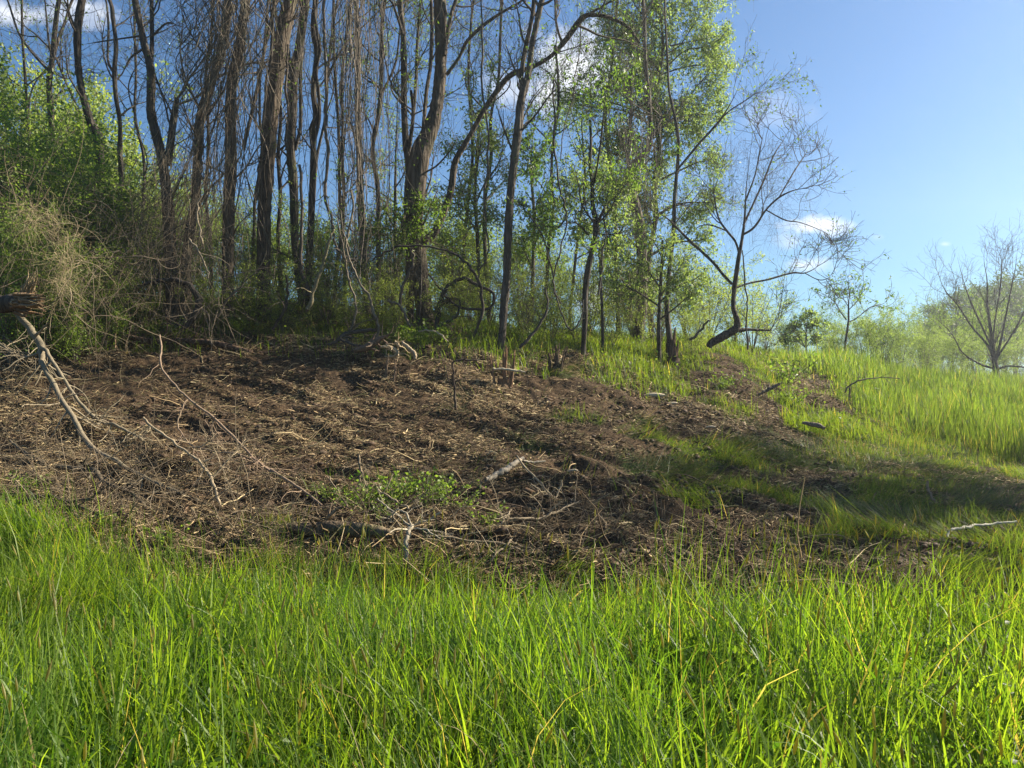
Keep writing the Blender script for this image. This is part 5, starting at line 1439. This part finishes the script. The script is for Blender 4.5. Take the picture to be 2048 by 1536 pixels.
def splinter_stump(name, label, Y, spikes, seed, c=(.26, .155, .09), base_px=None, bw=10):
    """torn stump: a low root flare with upright shards"""
    rng = np.random.default_rng(seed)
    px0 = base_px or spikes[0][0]
    g = on_ground(px0, Y); row = 768 - (g[2] - CAMZ) / Y * F
    e = empty(name, g, label, 'stump')
    P, R, V, q = traced(rng, [(px0, row + 6, bw * 1.5), (px0, row - 2, bw * 1.25), (px0, row - bw * .7, bw)], Y, Y, n=8, S=12, wob=.004)
    MB().add(V, q, c=np.asarray(c) * .6).build('root_flare', M_WOOD, e, smooth=True, origin=g)
    for (bx, tx, ty, w) in spikes:
        mb = MB()
        for k in range(5):
            b = bx + rng.normal(0, w * .22); t_ = tx + rng.normal(0, w * .35); tp = ty + abs(rng.normal(0, 1)) * max(row - ty, 4) * .22
            P, R, V, q = traced(rng, [(b, row + 3, w * .55), ((b + t_) / 2 + rng.normal(0, w * .1), (row + tp) / 2, w * .42), (t_, tp + 3, w * .22), (t_ + rng.normal(0, 1), tp, .8)], Y + rng.normal(0, .03), Y + rng.normal(0, .04), n=10, S=5, wob=.006)
            mb.add(V, q, c=np.asarray(c) * rng.uniform(.7, 1.3))
        mb.build('shard', M_WOOD, e, origin=g)
    return e


splinter_stump('splintered_stump', 'reddish splintered stump with three torn shards at the foot of the slim forked trunk', 12.9, [(990, 985, 697, 9), (1008, 1012, 686, 12), (1020, 1030, 700, 9)], 1, base_px=1006, bw=20)
splinter_stump('splintered_stump', 'small dark splintered stump with wispy tips left of the thin dark trunk', 13.8, [(1112, 1116, 684, 10), (1122, 1132, 692, 8), (1100, 1096, 700, 7)], 2, c=(.11, .075, .05), base_px=1114, bw=16)
splinter_stump('splintered_post', 'torn upright stake in the scraped soil right of centre, nearest stump', 7.3, [(1316, 1309, 976, 9), (1328, 1326, 992, 11), (1334, 1340, 1030, 7)], 3, c=(.22, .15, .09), base_px=1326, bw=14)
splinter_stump('brown_stump', 'broken brown stump touching the slim grey trunk', 16.2, [(1345, 1344, 652, 18), (1352, 1355, 668, 12)], 4, c=(.14, .085, .055), base_px=1347, bw=24)
splinter_stump('splintered_stump', 'torn pale stub in the debris at lower left, under the fallen branch', 6.9, [(372, 374, 1004, 9), (366, 362, 1035, 7)], 5, c=(.20, .13, .08), base_px=370, bw=13)
splinter_stump('splintered_stump', 'thin pale torn stub at the head of the bank below the snapped tree', 14.0, [(228, 233, 622, 9), (222, 218, 640, 7)], 6, c=(.30, .21, .13), base_px=226, bw=10)
splinter_stump('splintered_stump', 'low shredded stub near the crest below the splintered root', 12.7, [(815, 822, 728, 4), (772, 776, 706, 6), (788, 792, 716, 6)], 7, c=(.20, .14, .09), base_px=785, bw=9)


# the broken log at the left edge, with its torn end
def broken_log():
    rng = np.random.default_rng(5)
    Y = 10.0
    org = pt(0, 612, Y)
    e = empty('broken_log', org, 'broken log jutting in at the left edge with a torn orange brown end', 'log')
    P, R, V, q = traced(rng, [(-260, 640, 40), (-120, 622, 38), (-20, 610, 36), (20, 606, 34), (46, 605, 30), (54, 606, 14)], Y + .4, Y - .1, n=24, S=16, wob=.02)
    MB().add(V, q, c=(.085, .068, .05)).build('trunk', M_BARK, e, smooth=True, origin=org)
    mb = MB()
    for k in range(60):
        y0 = 606 + rng.normal(0, 9); L = rng.uniform(5, 42) if k % 3 else rng.uniform(2, 12)
        P, R, V, q = traced(rng, [(34 + rng.normal(0, 6), y0, 6), (50 + L * .3, y0 + rng.normal(0, 2), 6), (52 + L, y0 + rng.normal(0, 6), 1.2)], Y - .12 + rng.normal(0, .05), Y - .12 + rng.normal(0, .07), n=8, S=4, wob=.01)
        mb.add(V, q, c=np.array((.30, .185, .105)) * rng.uniform(.5, 1.25))
    for k in range(30):       # torn bark fibres standing up
        x0 = 45 + rng.normal(0, 6); 
        P, R, V, q = traced(rng, [(x0, 596, 3), (x0 + 8 + rng.normal(0, 4), 575, 2.4), (x0 + 22 + rng.normal(0, 9), 555 + rng.normal(0, 10), 1)], Y - .1, Y - .1 + rng.normal(0, .05), n=8, S=4, wob=.01)
        mb.add(V, q, c=np.array((.36, .27, .15)) * rng.uniform(.7, 1.2))
    mb.build('torn_end', M_WOOD, e, origin=org)
    P, R, V, q = traced(rng, [(25, 607, 10), (26, 606, 11), (27, 605, 8)], Y - .14, Y - .19, n=6, S=8, wob=.002)
    MB().add(V, q, c=(.40, .27, .15)).build('branch_scar', M_WOOD, e, smooth=True, origin=org)


broken_log()


# low green weeds in front of the bank and small plants
def weed_proto(name, seed, n=26, h=.28, nl=190, size=.038, lc=((.08, .13, .025), (.20, .25, .05))):
    rng = np.random.default_rng(seed)
    e = bpy.data.objects.new(name, None); COL.objects.link(e)
    K = 6; s = np.linspace(0, 1, K)[None, :]
    a = rng.uniform(0, 6.28, n); r = rng.uniform(.05, .30, n); hh = h * rng.uniform(.4, 1, n)
    P = np.stack([np.cos(a)[:, None] * r[:, None] * s, np.sin(a)[:, None] * r[:, None] * s, hh[:, None] * s ** .8], -1)
    V, q = tubes(P, np.full((n, K), .0018), 3)
    MB().add(V, q, c=(.12, .15, .04)).build('stems', M_LEAF, e)
    pos, d = along(rng, P, nl, .25, 1, .012)
    V, t, C = leaf_geo(rng, pos, size, .55, .0, *lc)
    MB().add(V, t=t, c=C).build('foliage', M_LEAF, e)
    return e


wd = weed_proto('weed', 81)
LMK2 = 'leafy green weed'
LANDMARKS += [(818, 'bent root')]
USED.clear()
place(wd, 'leafy weed in the debris', 'weed', [(700, 7.2, .9), (745, 7.5, 1.0), (780, 7.35, 1.2), (812, 7.6, 1.1), (850, 7.4, 1.1), (890, 7.5, 1.0), (925, 7.3, .9), (760, 7.0, .8), (975, 7.0, .8), (660, 7.4, .7), (940, 8.0, .8), (1000, 6.7, .5)], 'green weeds in the debris at the foot of the bank', 31)
place(wd, 'weed clump on the crest', 'weed', [(1455, 15.2, 1.3), (1440, 14.8, 1.1), (1570, 15.6, 1.3), (1595, 15.8, 1.3), (820, 14.6, 1.8), (850, 14.4, 1.9), (790, 14.9, 1.6), (885, 14.7, 1.6), (350, 15.0, 1.5), (300, 14.8, 1.4), (480, 15.4, 1.6), (1575, 17.5, 2.6), (170, 13.9, 1.2), (1060, 15.2, 1.6), (940, 15, 1.5)], 'weed clumps along the crest of the bank', 32)
place(wd, 'weed sprig at the grass edge', 'weed', [(205, 6.5, .7), (330, 6.2, .7), (60, 7.4, .8), (345, 6.0, .6)], 'weed sprigs along the left edge of the tall grass', 33)


# thin summer haze in the low sun, thickened to imitate lens glare at the right: one even box of air round camera and ground
def haze():
    m, t, out = new_mat('air')
    vol = t.nodes.new('ShaderNodeVolumePrincipled')
    vol.inputs['Color'].default_value = (.93, .96, 1.0, 1)
    vol.inputs['Density'].default_value = HAZE
    vol.inputs['Anisotropy'].default_value = HAZE_G
    t.links.new(vol.outputs[0], out.inputs['Volume'])
    v = [(x, y, z) for x in (-130, 130) for y in (-20, 125) for z in (-8, 30)]
    f = [(0, 1, 3, 2), (4, 6, 7, 5), (0, 4, 5, 1), (2, 3, 7, 6), (0, 2, 6, 4), (1, 5, 7, 3)]
    me = bpy.data.meshes.new('haze'); me.from_pydata(v, [], f); me.materials.append(m)
    o = bpy.data.objects.new('haze', me); COL.objects.link(o)
    tag(o, 'thin pale haze in the low sunlight', 'haze', kind='stuff')


HAZE, HAZE_G = .0011, .6
if HAZE: haze()
